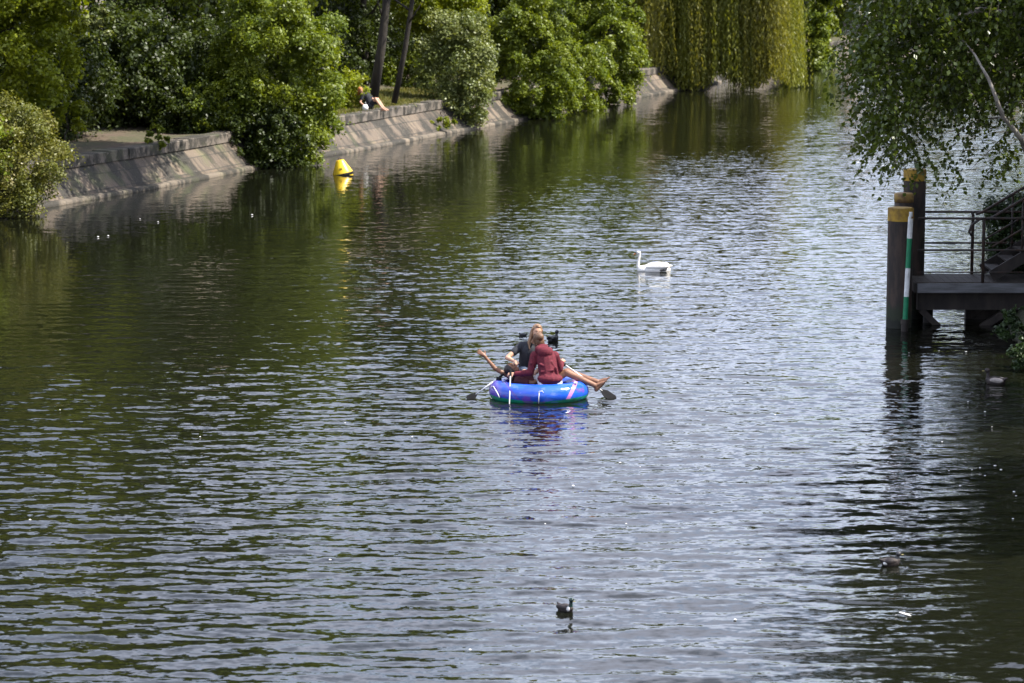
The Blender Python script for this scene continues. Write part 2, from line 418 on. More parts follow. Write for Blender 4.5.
def make_tree(name, label, cat, base, crown_c, radii, nleaf, leaf, mat, lsize=.15, tr=.16, nclump=None, group=None, tmat=None, limbs=6, rcl=(.11,.27), lo=.45, zmin=None, aspect=.6):
    root = empty(name, label, cat, base, 0, group); base = Vector(base); nleaf = int(nleaf*1.35); lsize *= .86; cc = Vector(crown_c)-base
    mb, L = trunk_mesh((0,0,-.25), cc+Vector((0,0,radii[2]*.25)), tr, .4, limbs, radii[0]*.75, seed=len(label))
    st = name in ('bush', 'shrub', 'flowering_bush', 'ivy_bush')
    mb.build('stem' if st else 'trunk', tmat or bark, root, True)
    n = nclump or int(80+radii[0]*45); c, rc = crown_clumps(radii, n, lo, rcl, zmin); c = c+np.array(cc)
    P, Nn, ti = clumped(c, rc, nleaf)
    ok = P[:,2]+base.z > .03; P, Nn, ti = P[ok], Nn[ok], ti[ok]
    me = leaf_mesh('crown', P, Nn, leafsz(len(P), lsize), ti, aspect)
    mesh_obj('foliage' if st else 'crown', me, mat, root); return root
def leafsz(n, s): return s*R.uniform(.7,1.3,n)

def bp(px, off, z=1.4): return bankPx(px, off, z)
tp = lambda v, z: Vector((v[0], v[1], z))

# front row, left bank (from left to right)
b = Vector((-15.6,85,1.1))
make_tree('maple_tree', 'bright yellow-green maple at the left edge above the flowering bush', 'tree', b+Vector((-1.2,0,0)), (-15.2,84.2,4.9), (2.3,2.2,3.5), 30000, None, L_maple, .17, .17)
def bush_at(name, label, cat, px, off, zc, radii, n, mat, ls, base_off=1.6, tr=.08, **k):
    """crown centred over picture column px, rooted on the bank behind it"""
    b = bankPx(px, base_off, 1.1); c = bankPx(px, off, zc)
    return make_tree(name, label, cat, b, tuple(c), radii, n, None, mat, ls, tr, **k)
bush_at('flowering_bush', 'olive bush with pale blossom hanging over the wall into the water at the left edge', 'bush', 4, .1, 1.3, (1.75,1.5,1.9), 30000, L_olive, .10, limbs=5)
bush_at('bush', 'dense green bush just outside the left edge beside the flowering bush', 'bush', -80, 1.2, 2.0, (2.0,2.0,2.0), 9000, L_mid, .16)
bush_at('poplar_tree', 'thin pale-leaved sapling whose grey-green spray stands out in the dark gap at upper left', 'tree', 104, 3.6, 4.9, (.8,.6,1.0), 1700, L_grey, .15, 7.0, .05, nclump=12, limbs=4)
bush_at('shrub', 'small bright shrub on the path edge right of the flowering bush', 'bush', 66, 1.9, 2.3, (.7,.6,.45), 1500, L_maple, .14, 1.9, .04, nclump=14)
bush_at('shrub', 'round ivy clump growing over the coping of the left wall', 'bush', 158, 1.0, 1.42, (.40,.38,.42), 2600, L_mid, .09, 1.3, .03, nclump=22, limbs=3)
bush_at('shrub', 'low dark shrub behind the coping right of the round ivy clump', 'bush', 196, 2.3, 1.8, (1.6,.9,.9), 9000, L_dark, .13, 2.8, .05)
bush_at('bush', 'mid green bush on the coping just left of the elder by the buoy', 'bush', 211, 1.75, 1.9, (1.15,.8,.95), 7000, L_mid, .13, 2.0, .05)
bush_at('elder_tree', 'large leafy elder overhanging the wall to the water behind the yellow buoy', 'tree', 281, .1, 2.9, (2.2,1.9,3.6), 56000, L_mid, .14, 1.9, .13, limbs=9)
bush_at('bush', 'dark low bush trailing down the wall to the water under the elder', 'bush', 262, -.05, .9, (1.5,.8,1.2), 11000, L_dark, .13)
bush_at('shrub', 'bright green shrub left of the seated person on the bank', 'bush', 338, 2.6, 1.9, (1.1,.8,.8), 5000, L_maple, .13, 2.4, .05)
bush_at('shrub', 'low spreading bush behind the seated person on the bank', 'bush', 402, 4.6, 2.0, (2.0,1.0,.9), 9000, L_mid, .13, 4.6, .05)
bush_at('maple_tree', 'bright maple whose low branches hang above the seated person', 'tree', 432, 3.6, 5.3, (2.1,2.0,1.7), 20000, L_maple, .17, 5.5, .15)
bush_at('poplar_tree', 'grey-green white poplar bush standing on the wall right of the seated person', 'tree', 461, .7, 2.5, (1.55,1.2,2.6), 19000, L_grey, .15, 1.7, .1, rcl=(.18,.34))
bush_at('shrub', 'tuft of weeds growing out of the wall foot right of the seated person', 'weed', 441, .35, .4, (.7,.3,.3), 1000, L_maple, .12, .5, .02, nclump=10, limbs=2)
bush_at('elder_tree', 'big fresh green elder covering the wall in the middle of the left bank', 'tree', 537, -.1, 2.2, (2.0,1.7,3.4), 46000, L_mid, .15, 1.8, .13, limbs=8)
bush_at('maple_tree', 'light green bushy tree between the big elder and the willow', 'tree', 600, 0, 2.6, (2.0,1.8,3.5), 42000, L_mid, .16, 2.0, .12, limbs=8)
bush_at('bush', 'fresh green bush filling the space between the big elder and the light bushy tree', 'bush', 570, .2, 1.4, (1.7,1.3,2.0), 15000, L_mid, .15)
bush_at('alder_tree', 'fresh green tree right of the willow reaching down to the water', 'tree', 799, -.4, 2.4, (2.2,2.2,4.6), 38000, L_mid, .24, 2.4, .16, limbs=8)

# willow
def willow():
    b = bp(694, 1.9); root = empty('willow_tree', 'weeping willow with yellow-green hanging strands touching the water at upper centre', 'tree', tp(b,1.4))
    mb, L = trunk_mesh((0,0,-.2), (-.6,-.4,7.0), .36, .6, 0, 3, 5)
    for k in range(15):
        a = rnd.uniform(0,6.28); z = rnd.uniform(2.0,6.4); e = Vector((math.cos(a)*3.4+.5, math.sin(a)*3.4-5.0, 1.6)); p = Vector((-.3*z/7,-.1,z))
        mb.tube([p, p+e*.3+Vector((0,0,.3)), p+e*.65+Vector((0,0,.5)), p+e*.95-Vector((0,0,.2))], [.13,.1,.06,.02], 6)
    mb.build('trunk', bark, root, True)
    for name, mat, cnt, xr in (('crown', L_willow, 2300, (-1,1)), ('gold_strands', L_gold, 520, (-.9,1.05))):
        P = []; Nn = []; Dn = []; ti = []
        for i in range(cnt):
            a = R.random()*6.283; rr = math.sqrt(R.random())*1.0
            x = math.cos(a)*rr*4.5+.6; y = math.sin(a)*rr*4.2-6.6
            if name == 'gold_strands':
                x = R.choice([-2.6, -.4, 2.2, 2.9, 3.4], p=[.12,.13,.2,.3,.25])+R.normal(0,.35); y = R.uniform(-10.9,-8.8)
            top = 7.6*math.sqrt(max(0,1-.55*rr*rr))+R.normal(0,.3)
            bot = (-1.28+abs(R.normal(0,.5)))+.3*(1-rr)+.35*math.sin(x*2.3)
            if x < -1.9: bot += .15+(-x-1.9)*.16
            L_ = top-bot; n = int(L_*11); s_ = (np.arange(n)+R.random(n))/n
            out = np.array([math.cos(a), math.sin(a), 0])*.5
            sway = .12*np.sin(s_*4+i)*s_+R.normal(0,.18)*s_
            P.append(np.stack([x+out[0]*s_*.4+sway, y+out[1]*s_*.4+R.normal(0,.05,n), top-L_*s_], 1)+R.normal(0,.045,(n,3)))
            Nn.append(R.normal(size=(n,3))*np.array([1,1,.3])+np.array([.2,-.2,0])); Dn.append(np.tile([0,0,-1.0],(n,1))); ti.append(np.full(n, R.random()*.5)+R.random(n)*.5)
        P = np.concatenate(P); Nn = np.concatenate(Nn); Dn = np.concatenate(Dn); ti = np.concatenate(ti); ok = P[:,2] > -1.33
        me = leaf_mesh(name, P[ok], Nn[ok], leafsz(ok.sum(), .19), ti[ok], .3, Dn[ok]); mesh_obj(name, me, mat, root)
willow()

# back rows: five dense crowns shared between the trees (copies share the mesh)
protos = []
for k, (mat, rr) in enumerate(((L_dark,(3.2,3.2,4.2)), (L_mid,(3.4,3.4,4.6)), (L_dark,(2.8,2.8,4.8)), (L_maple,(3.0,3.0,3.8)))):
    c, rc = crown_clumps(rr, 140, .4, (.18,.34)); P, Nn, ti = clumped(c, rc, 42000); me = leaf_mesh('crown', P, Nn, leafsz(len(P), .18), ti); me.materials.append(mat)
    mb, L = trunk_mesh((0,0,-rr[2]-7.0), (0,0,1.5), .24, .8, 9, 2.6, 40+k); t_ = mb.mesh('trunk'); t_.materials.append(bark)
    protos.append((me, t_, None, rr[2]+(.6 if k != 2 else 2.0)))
def back_tree(name, label, p, kind, s=1.0, rot=None, group='trees standing behind the left embankment', zs=1.7, lift=0):
    me, t_, l_, h = protos[kind]; root = empty(name, label, 'tree', p, rnd.uniform(0,6.28) if rot is None else rot, group)
    root.scale = (s, s, s*zs)
    for nm, m_ in (('crown', me), ('trunk', t_)):
        o = bpy.data.objects.new(nm, m_); link(o, root); o.location = (0,0,h+lift)
    return root
BG = [(-70,6,0,1.0,'dark tree outside the left edge behind the dense bush'),
 (20,8,3,1.05,'tall dark tree behind the bright maple at the left edge'),
 (95,9.5,2,1.1,'tall dark tree in the shadowed gap at upper left behind the pale sapling'),
 (150,7,0,1.0,'dark tree rising behind the round ivy clump on the wall'),
 (205,6.0,2,.95,'dark tree just left of the elder that overhangs the buoy'),
 (250,8.5,1,1.0,'green tree towering behind the elder by the yellow buoy'),
 (335,10,1,1.05,'green tree filling the gap left of the slanted trunks'),
 (400,12,2,1.1,'dark tree far behind the seated person'),
 (445,8,3,1.0,'light green tree behind the bright maple branches'),
 (500,8,2,1.0,'dark tree behind the gap between poplar bush and big elder'),
 (560,8,1,1.0,'green tree standing behind the big elder'),
 (620,8,1,1.0,'green tree left of the willow crown'),
 (690,10,1,1.05,'green tree behind the left half of the willow'),
 (782,5,1,1.0,'green tree close behind the fresh green tree right of the willow'),
 (770,10,0,1.0,'dark tree behind the right half of the willow'),]
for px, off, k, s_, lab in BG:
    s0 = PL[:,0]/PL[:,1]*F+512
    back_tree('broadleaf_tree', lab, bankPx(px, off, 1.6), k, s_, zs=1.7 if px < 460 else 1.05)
for px, off, k, s_, lab in ((365,5.5,1,.9,'tall tree reaching above the seated person on the bank'),(500,4.5,3,.95,'tall light tree above the gap between poplar bush and big elder'),(610,4.5,1,1.0,'tall green tree above the bushy tree left of the willow')):
    back_tree('broadleaf_tree', lab, bankPx(px, off, 1.2), k, s_, zs=1.0, lift=4.2 if px < 400 else 2.5)
for px, zc, lab in ((200,8.4,'tall tree leaning over the wall above the round ivy clump'),(240,8.6,'tall tree leaning over the wall between ivy clump and elder')):
    bush_at('broadleaf_tree', lab, 'tree', px, -2.2, zc, (3.6,3.4,2.3), 17000, L_mid, .2, 6.5, .2)
for (Y_, off, k, lab) in ((60,4,1,'green bank tree well outside the left edge of the photo, nearest to the bridge'),(69,4,0,'dark bank tree outside the left edge behind the embankment')):
    back_tree('broadleaf_tree', lab, bankY(Y_, off, 1.4), k, 1.0)
for k, (X_, Y_, kd, lab) in enumerate(((21.5,192,1,'green tree behind the corner where the canal bends, seen left of the birch'),(15.5,186,0,'dark tree behind the fresh green tree at the canal bend'),(27,188,1,'green tree above the pale wall at the canal bend'),(34,191,3,'light green tree on the far bank behind the birch, left one'),(42,194,0,'dark tree on the far bank behind the birch crown'),(50,196,1,'green tree on the far bank behind the birch, right one'),(59,199,0,'dark tree on the far bank near the right edge behind the birch'),(68,202,1,'green tree on the far bank outside the right edge'))):
    back_tree('broadleaf_tree', lab, (X_,Y_,1.4), kd, 1.05, zs=1.1)
# understorey along the path, its deep shade put into the dark leaf colour
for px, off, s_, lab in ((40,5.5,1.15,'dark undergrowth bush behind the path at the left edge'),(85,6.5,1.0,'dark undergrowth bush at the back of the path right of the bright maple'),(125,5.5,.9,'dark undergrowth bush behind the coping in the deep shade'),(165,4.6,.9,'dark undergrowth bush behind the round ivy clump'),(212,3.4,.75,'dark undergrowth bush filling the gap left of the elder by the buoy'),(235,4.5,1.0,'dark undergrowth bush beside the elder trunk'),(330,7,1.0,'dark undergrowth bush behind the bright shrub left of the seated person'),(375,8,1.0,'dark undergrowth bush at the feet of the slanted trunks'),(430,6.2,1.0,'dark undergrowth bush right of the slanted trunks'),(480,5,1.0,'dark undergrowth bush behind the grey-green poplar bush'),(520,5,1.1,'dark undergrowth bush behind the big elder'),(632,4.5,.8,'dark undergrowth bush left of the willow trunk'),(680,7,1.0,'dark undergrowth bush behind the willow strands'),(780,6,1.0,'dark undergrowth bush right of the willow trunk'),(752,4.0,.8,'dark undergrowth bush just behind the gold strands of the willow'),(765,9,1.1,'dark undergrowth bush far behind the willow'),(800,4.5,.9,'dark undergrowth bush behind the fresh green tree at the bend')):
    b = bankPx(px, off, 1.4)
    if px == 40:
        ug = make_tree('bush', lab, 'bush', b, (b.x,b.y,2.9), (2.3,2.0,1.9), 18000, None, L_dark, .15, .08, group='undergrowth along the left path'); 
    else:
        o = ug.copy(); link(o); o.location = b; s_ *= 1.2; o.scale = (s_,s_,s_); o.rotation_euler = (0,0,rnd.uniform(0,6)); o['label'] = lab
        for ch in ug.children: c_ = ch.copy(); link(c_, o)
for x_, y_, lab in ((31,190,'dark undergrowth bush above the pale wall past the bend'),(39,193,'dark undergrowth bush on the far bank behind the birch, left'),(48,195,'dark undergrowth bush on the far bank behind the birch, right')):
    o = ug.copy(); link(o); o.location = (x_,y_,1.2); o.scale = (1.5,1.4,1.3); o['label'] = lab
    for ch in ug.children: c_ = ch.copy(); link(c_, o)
# slanted bare trunks behind the seated person
for k, (p1, p2, r_, lab) in enumerate((((372,78),(392,-40),.17,'leaning bare tree trunk rising behind the seated person'),((394,78),(418,-30),.1,'slimmer leaning trunk right of the thick one behind the seated person'))):
    Y_ = 108.5+k; a = D(*p1, Y_); b_ = D(*p2, Y_); a.z = 1.6; root = empty('broadleaf_tree', lab, 'tree', a)
    top = (b_-a)*1.25; L = MB().tube([(0,0,-.3), top*.3+Vector((.08,0,0)), top*.62, top], [r_*1.2,r_,r_*.85,r_*.6], 10)
    for j in range(6):
        p = top*(.45+.09*j); e = Vector((rnd.uniform(-1,1), rnd.uniform(-.6,.6), .7))*1.3; L.tube([p, p+e*.5, p+e], [.05,.035,.01], 5)
    L.build('trunk', bark, root, True)
    c, rc = crown_clumps((2.0,1.8,1.6), 50, .4); c += np.array(top+Vector((0,0,1.3))); P, Nn, ti = clumped(c, rc, 9000)
    mesh_obj('crown', leaf_mesh('crown', P, Nn, leafsz(len(P),.17), ti), L_mid if k else L_dark, root)
# grass along the coping near the seated person
def grass():
    n = 9000; px = R.uniform(318, 430, n); off = 1.5+R.random(n)*2.6
    P = np.array([bankPx(a, o, 1.16+.14*max(0,o-2.4)) for a, o in zip(px, off)])
    P[:,:2] += R.normal(0,.25,(n,2)); P[:,2] += .05
    mesh_obj('grass', leaf_mesh('grass', P, R.normal(size=(n,3))*np.array([1,1,.2]), leafsz(n,.22), R.random(n), .22, np.tile([0,0,1.],(n,1))), leaf_mat('grass_blade', (.08,.1,.02), (.2,.17,.06), .3), kind='stuff')['label'] = 'short sunlit grass behind the coping round the seated person'
grass()

# ------------------------------------------------------------------ right bank birch and bushes
def twig_crown(name, cents, per, leaf, mat, parent, off, dens=1.0, droop=(.5,1.2), len_=(.5,1.1)):
    P = []; Nn = []; Dn = []; ti = []; tw = MB()
    for (c, r) in cents:
        c = Vector(c); k = max(3, int(per*r*r*dens))
        for i in range(k):
            d = Vector(unit(1)[0]); p = c+d*r*rnd.uniform(.1,.9); L_ = rnd.uniform(*len_); h = Vector((d.x,d.y,0)); h = h.normalized() if h.length > .01 else Vector((1,0,0))
            h = (h+Vector((-.5,-.1,0))*.8).normalized(); dr = rnd.uniform(*droop); tt = rnd.random()*.5; pts = []
            n = int(L_/.045)
            for j in range(n):
                s_ = j/n; q = p+h*L_*.62*s_+Vector((0,0,-1))*L_*dr*s_*s_*.9+Vector((0,0,.1*s_)); pts.append(q)
                P.append(q+Vector((rnd.gauss(0,.028), rnd.gauss(0,.028), rnd.gauss(0,.028)-.02))); Nn.append((rnd.gauss(0,.7), rnd.gauss(0,.7), rnd.uniform(.2,1.1))); Dn.append((h.x*.5,h.y*.5,-.8)); ti.append(tt+rnd.random()*.5)
            if i % 3 == 0: tw.tube(pts[::4]+[pts[-1]] if len(pts) > 5 else pts, .0035, 3, False)
    P = np.array(P)-np.array(off); me = leaf_mesh(name, P, np.array(Nn), leafsz(len(P), leaf), np.array(ti), .75, np.array(Dn))
    mesh_obj(name, me, mat, parent)
    tw.v = [tuple(Vector(v)-Vector(off)) for v in tw.v]; tw.build('twigs', twigm, parent)
base = Vector((11.9,53.5,3.0)); birch = empty('birch_tree', 'birch overhanging the water from the right bank with drooping leafy twigs above the piles', 'tree', base)
cents = []
dense = [(882,18,.6),(876,48,.48),(895,8,.7),(880,48,.65),(905,30,.75),(900,70,.6),(880,88,.5),(874,72,.38),(930,15,.8),(935,55,.75),(925,90,.6),(905,108,.5),(960,35,.8),(965,75,.65),(990,15,.85),(1000,50,.8),(1015,85,.6),(985,95,.45),(950,105,.42),(1035,30,.9),(1045,75,.8),(895,130,.42),(915,140,.38),(905,-20,.8),(940,-30,.9),(1000,-30,.9),(1060,-10,1.0),(885,112,.4)]
for px, py, r in dense:
    for Y_ in (50.2, 52.4, 54.4):
        q = D(px+rnd.uniform(-9,9), py+rnd.uniform(-8,8)+ (52-Y_)*1.5, Y_); cents.append((q, r*rnd.uniform(.8,1.05)))
twig_crown('crown', cents, 52, .10, L_birch, birch, base)
sprigs = [(856,28,.25),(852,50,.22),(850,70,.22),(858,92,.25),(870,110,.3),(878,125,.3),(882,150,.25),(893,160,.28),(932,172,.2),(898,150,.2),(960,118,.25),(972,135,.2),(985,128,.22),(1000,150,.25),(1012,165,.28),(995,172,.2),(975,160,.18),(1020,130,.3),(958,150,.15),(950,172,.12),(965,185,.13),(1018,108,.3),(893,176,.14),(884,172,.12)]
twig_crown('hanging_sprays', [(D(px,py-6,rnd.uniform(50.5,53.5)), r) for px, py, r in sprigs], 130, .09, L_birch, birch, base, 1.0, (.9,1.5), (.35,.7))
# off-frame upper crown
c, rc = crown_clumps((4.7,3.7,3.8), 170, .3); P, Nn, ti = clumped(c, rc, 46000); P += np.array([9.9,52.9,9.9])-np.array(base); mesh_obj('upper_crown', leaf_mesh('crown', P, Nn, leafsz(len(P),.16), ti), L_dark, birch)
def br(pts, rs, nm='limb', mat=bark_l): MB().tube([Vector(p)-base for p in pts], rs, 8).build(nm, mat, birch, True)
br([(11.9,53.5,2.7),(11.85,53.4,4.2),(12.0,53.2,5.8),(12.1,53.0,7.6),(12.0,52.8,9.2)], [.2,.17,.14,.1,.05], 'trunk')
lp = [D(1060,200,51.6), D(1030,160,50.3), D(1022,140,50), D(1012,127,49.7), D(1003,117,49.6), D(996,98,49.5), D(989,80,49.4), D(975,55,49.7), D(950,25,50.5)]
br([Vector((11.87,53.4,3.9))]+lp, [.085,.08,.065,.055,.045,.042,.036,.03,.02,.012])
br([Vector((12.0,53.2,5.6)), D(1060,20,52), D(980,10,51.5), D(900,30,51), D(858,40,50.8)], [.1,.08,.06,.035,.01])
br([lp[4], D(985,119,52), D(965,128,51.9), D(940,134,51.8)], [.02,.014,.01,.004])
br([lp[3], D(1000,140,52), D(985,155,51.9), D(968,172,51.8)], [.014,.01,.007,.003])
for p1, p2 in (((12.05,53.1,6.4),(9.5,51,7.4)), ((12.05,53.0,7.0),(14.5,55,8.4)), ((12.0,53.3,4.8),(14,50,6.6))):
    a, b_ = Vector(p1), Vector(p2); br([a, a.lerp(b_,.4)+Vector((0,0,.3)), b_], [.07,.045,.012])

ivc = [D(1010,215,57.2), D(1022,200,57.6), D(1000,240,57.0), D(1030,235,57.2), D(1015,255,56.9), D(1045,190,57.8), D(995,262,56.9), D(992,212,57.2)]
root = empty('ivy_bush', 'dark ivy bush behind the gangway railing at the right edge', 'bush', (10.4,57.3,1.2))
c = np.array([tuple(v) for v in ivc]+[(10.6,57.6,1.0),(11.2,57.8,1.6),(11.6,57.5,2.2)]); cc = np.repeat(c, 5, 0)+R.normal(0,.16,(len(c)*5,3)); P, Nn, ti = clumped(cc, np.full(len(cc), .3), 15000)
ok = P[:,0] > 9.72; P, Nn, ti = P[ok], Nn[ok], ti[ok]
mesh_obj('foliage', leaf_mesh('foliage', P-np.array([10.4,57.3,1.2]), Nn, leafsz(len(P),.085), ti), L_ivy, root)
MB().tube([(0,0,-.3),(.1,0,.8),(.3,.1,1.6)], [.06,.05,.03], 7).tube([(.1,0,.5),(.5,.1,1.2)], [.04,.02], 6).build('stem', bark, root, True)
for c_, rr_, b_, lab in (((13.8,58.3,9.5),(3.8,3.0,3.2),(15.5,57.6,3.0),'tall tree on the right bank above the frame, beside the stair'),((15.4,73,10.4),(4.4,4.2,4.0),(18.5,72,2.4),'tall tree on the right bank above the frame, beyond the stair'),((17.6,88,9.8),(4.2,4.6,4.0),(21,88,2.2),'tall tree on the right bank above the frame, second beyond the stair'),((20.4,104,9.6),(4.4,4.8,4.2),(24,104,2),'tall tree on the right bank above the frame, third beyond the stair'),((23.2,120,9.4),(4.6,5,4.4),(27,120,2),'tall tree on the right bank above the frame, farthest beyond the stair')):
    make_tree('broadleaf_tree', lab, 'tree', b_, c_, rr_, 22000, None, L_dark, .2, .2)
for px, py, s_, lab in ((1012,330,.35,'small weedy plant on the dark bank under the gangway'),(1030,352,.5,'ivy bush at the water edge in the lower right shade')):
    q = G(px, py, .35); make_tree('ivy_bush', lab, 'bush', tp(q,.1)+Vector((.15,.2,0)), (q.x+.15,q.y+.2,.45), (s_,s_,.4), 1600, None, L_ivy, .08, .02, nclump=18, limbs=3)
for (x_, y_, s_, kd, lab) in ((14.6,54.5,1.0,0,'dark tree on the right bank outside the frame behind the birch'),(14.6,61,.85,0,'dark tree on the right bank outside the frame behind the gangway'),(12.6,45.0,.72,0,'dark tree on the right bank outside the frame in front of the gangway'),(11.9,37,.95,0,'dark tree on the right bank outside the frame near the bridge'),(24,78,.9,1,'green tree on the right bank beyond the frame edge'),(34,104,1.0,1,'green tree far along the right bank outside the frame')):
    back_tree('broadleaf_tree', lab, (x_,y_,2.6 if y_ < 70 else 1.6), kd, s_, group='trees on the right bank outside the frame', zs=1.1)

# ------------------------------------------------------------------ landing stage
M_steel = plain('rusty_steel', (.036,.027,.022), (.016,.012,.010), .7, 5, .4, .01, .4, stretch=(1,1,.4))
def pile_mat():
    t = NT('pile_steel'); v = t.coord(); x, y, z = t.sep(v); n = t.noise(t.coord((3,3,.6)), 2, 5, .65)
    c = t.mix(t.ramp(n, .4, .62), (.020,.015,.012), (.055,.035,.025)); zz = t.math('ADD', z, t.math('MULTIPLY', n, .5))
    c = t.mix(t.ramp(zz, .75, .55), c, (.018,.024,.010)); c = t.mix(t.ramp(zz, .42, .36), c, (.008,.010,.006)); t.link(c, t.b.inputs['Base Color']); t.b.inputs['Roughness'].default_value = .75; t.bump(t.noise(v, 9, 5, .7), .5, .015); return t.m
M_pile = pile_mat()
M_rail = plain('rail_steel', (.03,.027,.025), (.055,.03,.02), .6, 9, .2, .005)
M_yel = plain('yellow_band', (.44,.27,.03), (.17,.10,.03), .7, 4, .3, .006)
M_conc = plain('fascia_concrete', (.16,.16,.17), (.09,.09,.09), .8, 4, .3, .01, stretch=(.4,1,3))
M_wood = plain('deck_timber', (.06,.05,.042), (.035,.03,.025), .8, 3, .4, .01, stretch=(.3,3,1))
M_green = plain('green_paint', (.012,.20,.085), (.01,.15,.07), .45, 8, .1, .004)
M_white = plain('white_paint', (.72,.72,.7), (.52,.52,.5), .5, 8, .1, .004)
def pile(label, px, py, r, h, band0, band1, capc):
    p = G(px, py); o = empty('mooring_pile', label, 'pile', p, 0, 'steel piles of the landing stage'); zs = [-1.2]+[h*i/10 for i in range(11)]
    z0, z1 = band0, band1
    MB().lathe([(r,-1.2),(r,z0)], 28).build('lower_shaft', M_pile, o, True)
    MB().lathe([(r+.006,z0),(r+.006,z1)], 28).build('yellow_band', M_yel, o, True)
    m = MB(); m.lathe([(r,z1),(r,h-.04),(r-.02,h),(.01,h+.012)], 28); m.build('cap', capc, o, True)
    for c_ in o.children:
        md = c_.modifiers.new('e', 'EDGE_SPLIT'); md.split_angle = .6
    return o
pile('tall dark steel pile with yellow band at its top behind the short pile', 912, 318, .225, 3.03, 2.80, 3.02, M_yel)
pile('shorter rust-brown pile with yellow band below its cap nearest the open water', 898.5, 327, .25, 2.38, 2.12, 2.37, M_yel)
pc = G(902,324); MB().lathe([(.2,2.42),(.2,2.56),(.18,2.58)], 20, (.06,.35,0))
o = empty('mooring_pile', 'half hidden pile with worn yellow top between the short and the tall pile', 'pile', G(901.5,322), 0, 'steel piles of the landing stage')
MB().lathe([(.19,-1.2),(.19,2.42)], 24).build('lower_shaft', M_pile, o, True); MB().lathe([(.196,2.42),(.196,2.58),(.17,2.6)], 24).build('yellow_band', plain('worn_yellow', (.3,.19,.05), (.14,.08,.04), .7, 9, .4), o, True)

# striped pole
p0 = G(904.5,331); p1 = D(911,212,p0.y+.02); o = empty('striped_pole', 'slim leaning pole in white and green bands in front of the piles', 'pole', p0)
ax = (p1-p0); L_ = ax.length
bands = [(-.25,.02,M_steel),(.02,.37,M_green),(.37,.72,M_white),(.72,1.07,M_green),(1.07,1.33,M_white)]
Lt = L_
cuts = [0.0, .06, .36, .69, 1.02, 1.0]
fr = [(-.15,.08,'foot',M_steel,.07),(.08,.29,'green_band',M_green,.05),(.29,.53,'white_band',M_white,.05),(.53,.78,'green_band',M_green,.05),(.78,.96,'white_band',M_white,.05),(.96,1.0,'tip',M_white,.035)]
for a, b_, nm, mt, r_ in fr:
    MB().tube([ax*a, ax*b_], r_, 16).build(nm, mt, o, False)
MB().tube([ax*.06, ax*.1], .085, 16).build('collar', M_steel, o)
MB().box(ax*.955+Vector((.03,-.052,0)), (.05,.01,.04)).build('tag', M_yel, o)

# deck
st = empty('landing_stage', 'dark landing stage with timber deck, grey front edge and tubular railings at the right', 'jetty', (9.2,55,0)); sx, sy = 9.2, 55.0
def S(x, y, z): return (x-sx, y-sy, z)
X0, X1, Y0, Y1, ZD = 8.02, 11.6, 55.0, 56.45, .87
m = MB()
for i in range(25):
    xx = X0+.06+i*.145; m.box(S(xx,(Y0+Y1)/2+.05,ZD), (.138,Y1-Y0-.02,.045))
m.build('deck', M_wood, st, bevel=.004)
MB().box(S((X0+X1)/2,Y0,ZD-.09), (X1-X0,.06,.19)).build('front_edge', M_conc, st, bevel=.01)
MB().box(S(X0-.02,(Y0+Y1)/2,ZD-.09), (.05,Y1-Y0,.19)).build('side_edge', M_steel, st)
m = MB()
m.box(S((X0+X1)/2,Y0+.35,ZD-.38), (X1-X0-.1,.16,.36)); m.box(S((X0+X1)/2,Y1-.2,ZD-.38), (X1-X0-.1,.16,.36)); m.build('beam', M_steel, st)
for yy in (Y0+.35, Y1-.2):
    MB().bar(S(8.15,yy,.3), S(8.75,yy,-.25), .12, .12).build('brace', M_steel, st); MB().bar(S(9.15,yy,-.2), S(9.9,yy,.3), .12, .14).build('brace', M_steel, st)
for xx in (8.35, 10.2): MB().lathe([(.1,-1.2),(.1,.5)], 14, S(xx,55.7,0)).build('post', M_steel, st, True)
MB().box(S(10.5,Y1-.1,.12), (2.6,.2,.34)).build('lower_beam', M_steel, st)
MB().box(S(10.85,Y1-.05,.1), (2.0,.5,1.0)).build('abutment', M_steel, st)
def rail(y, hooks, xe):
    g = ZD+.02; m = MB()
    m.tube([S(X0,y,g+1.27), S(xe,y,g+1.27)], .024, 8).tube([S(X0,y,g+.64), S(xe,y,g+.64)], .02, 8)
    if y < 56: m.tube([S(X0,y,g+.20), S(xe,y,g+.20)], .014, 6)
    m.build('railing', M_rail, st, True)
    MB().tube([S(9.32,y,g-.05), S(9.32,y,g+1.2), S(9.30,y,g+1.27)], .032, 8).build('post', M_rail, st, True)
    if hooks:
        MB().tube([S(9.34,y-.01,g+1.27), S(9.22,y-.01,g+1.25), S(9.08,y-.01,g+1.14), S(9.03,y-.01,g+1.0), S(9.08,y-.01,g+.93)], [.028]*5, 8).build('handrail_hook', M_rail, st, True)
rail(Y0+.06, True, 11.5); rail(Y1-.06, False, 11.5)
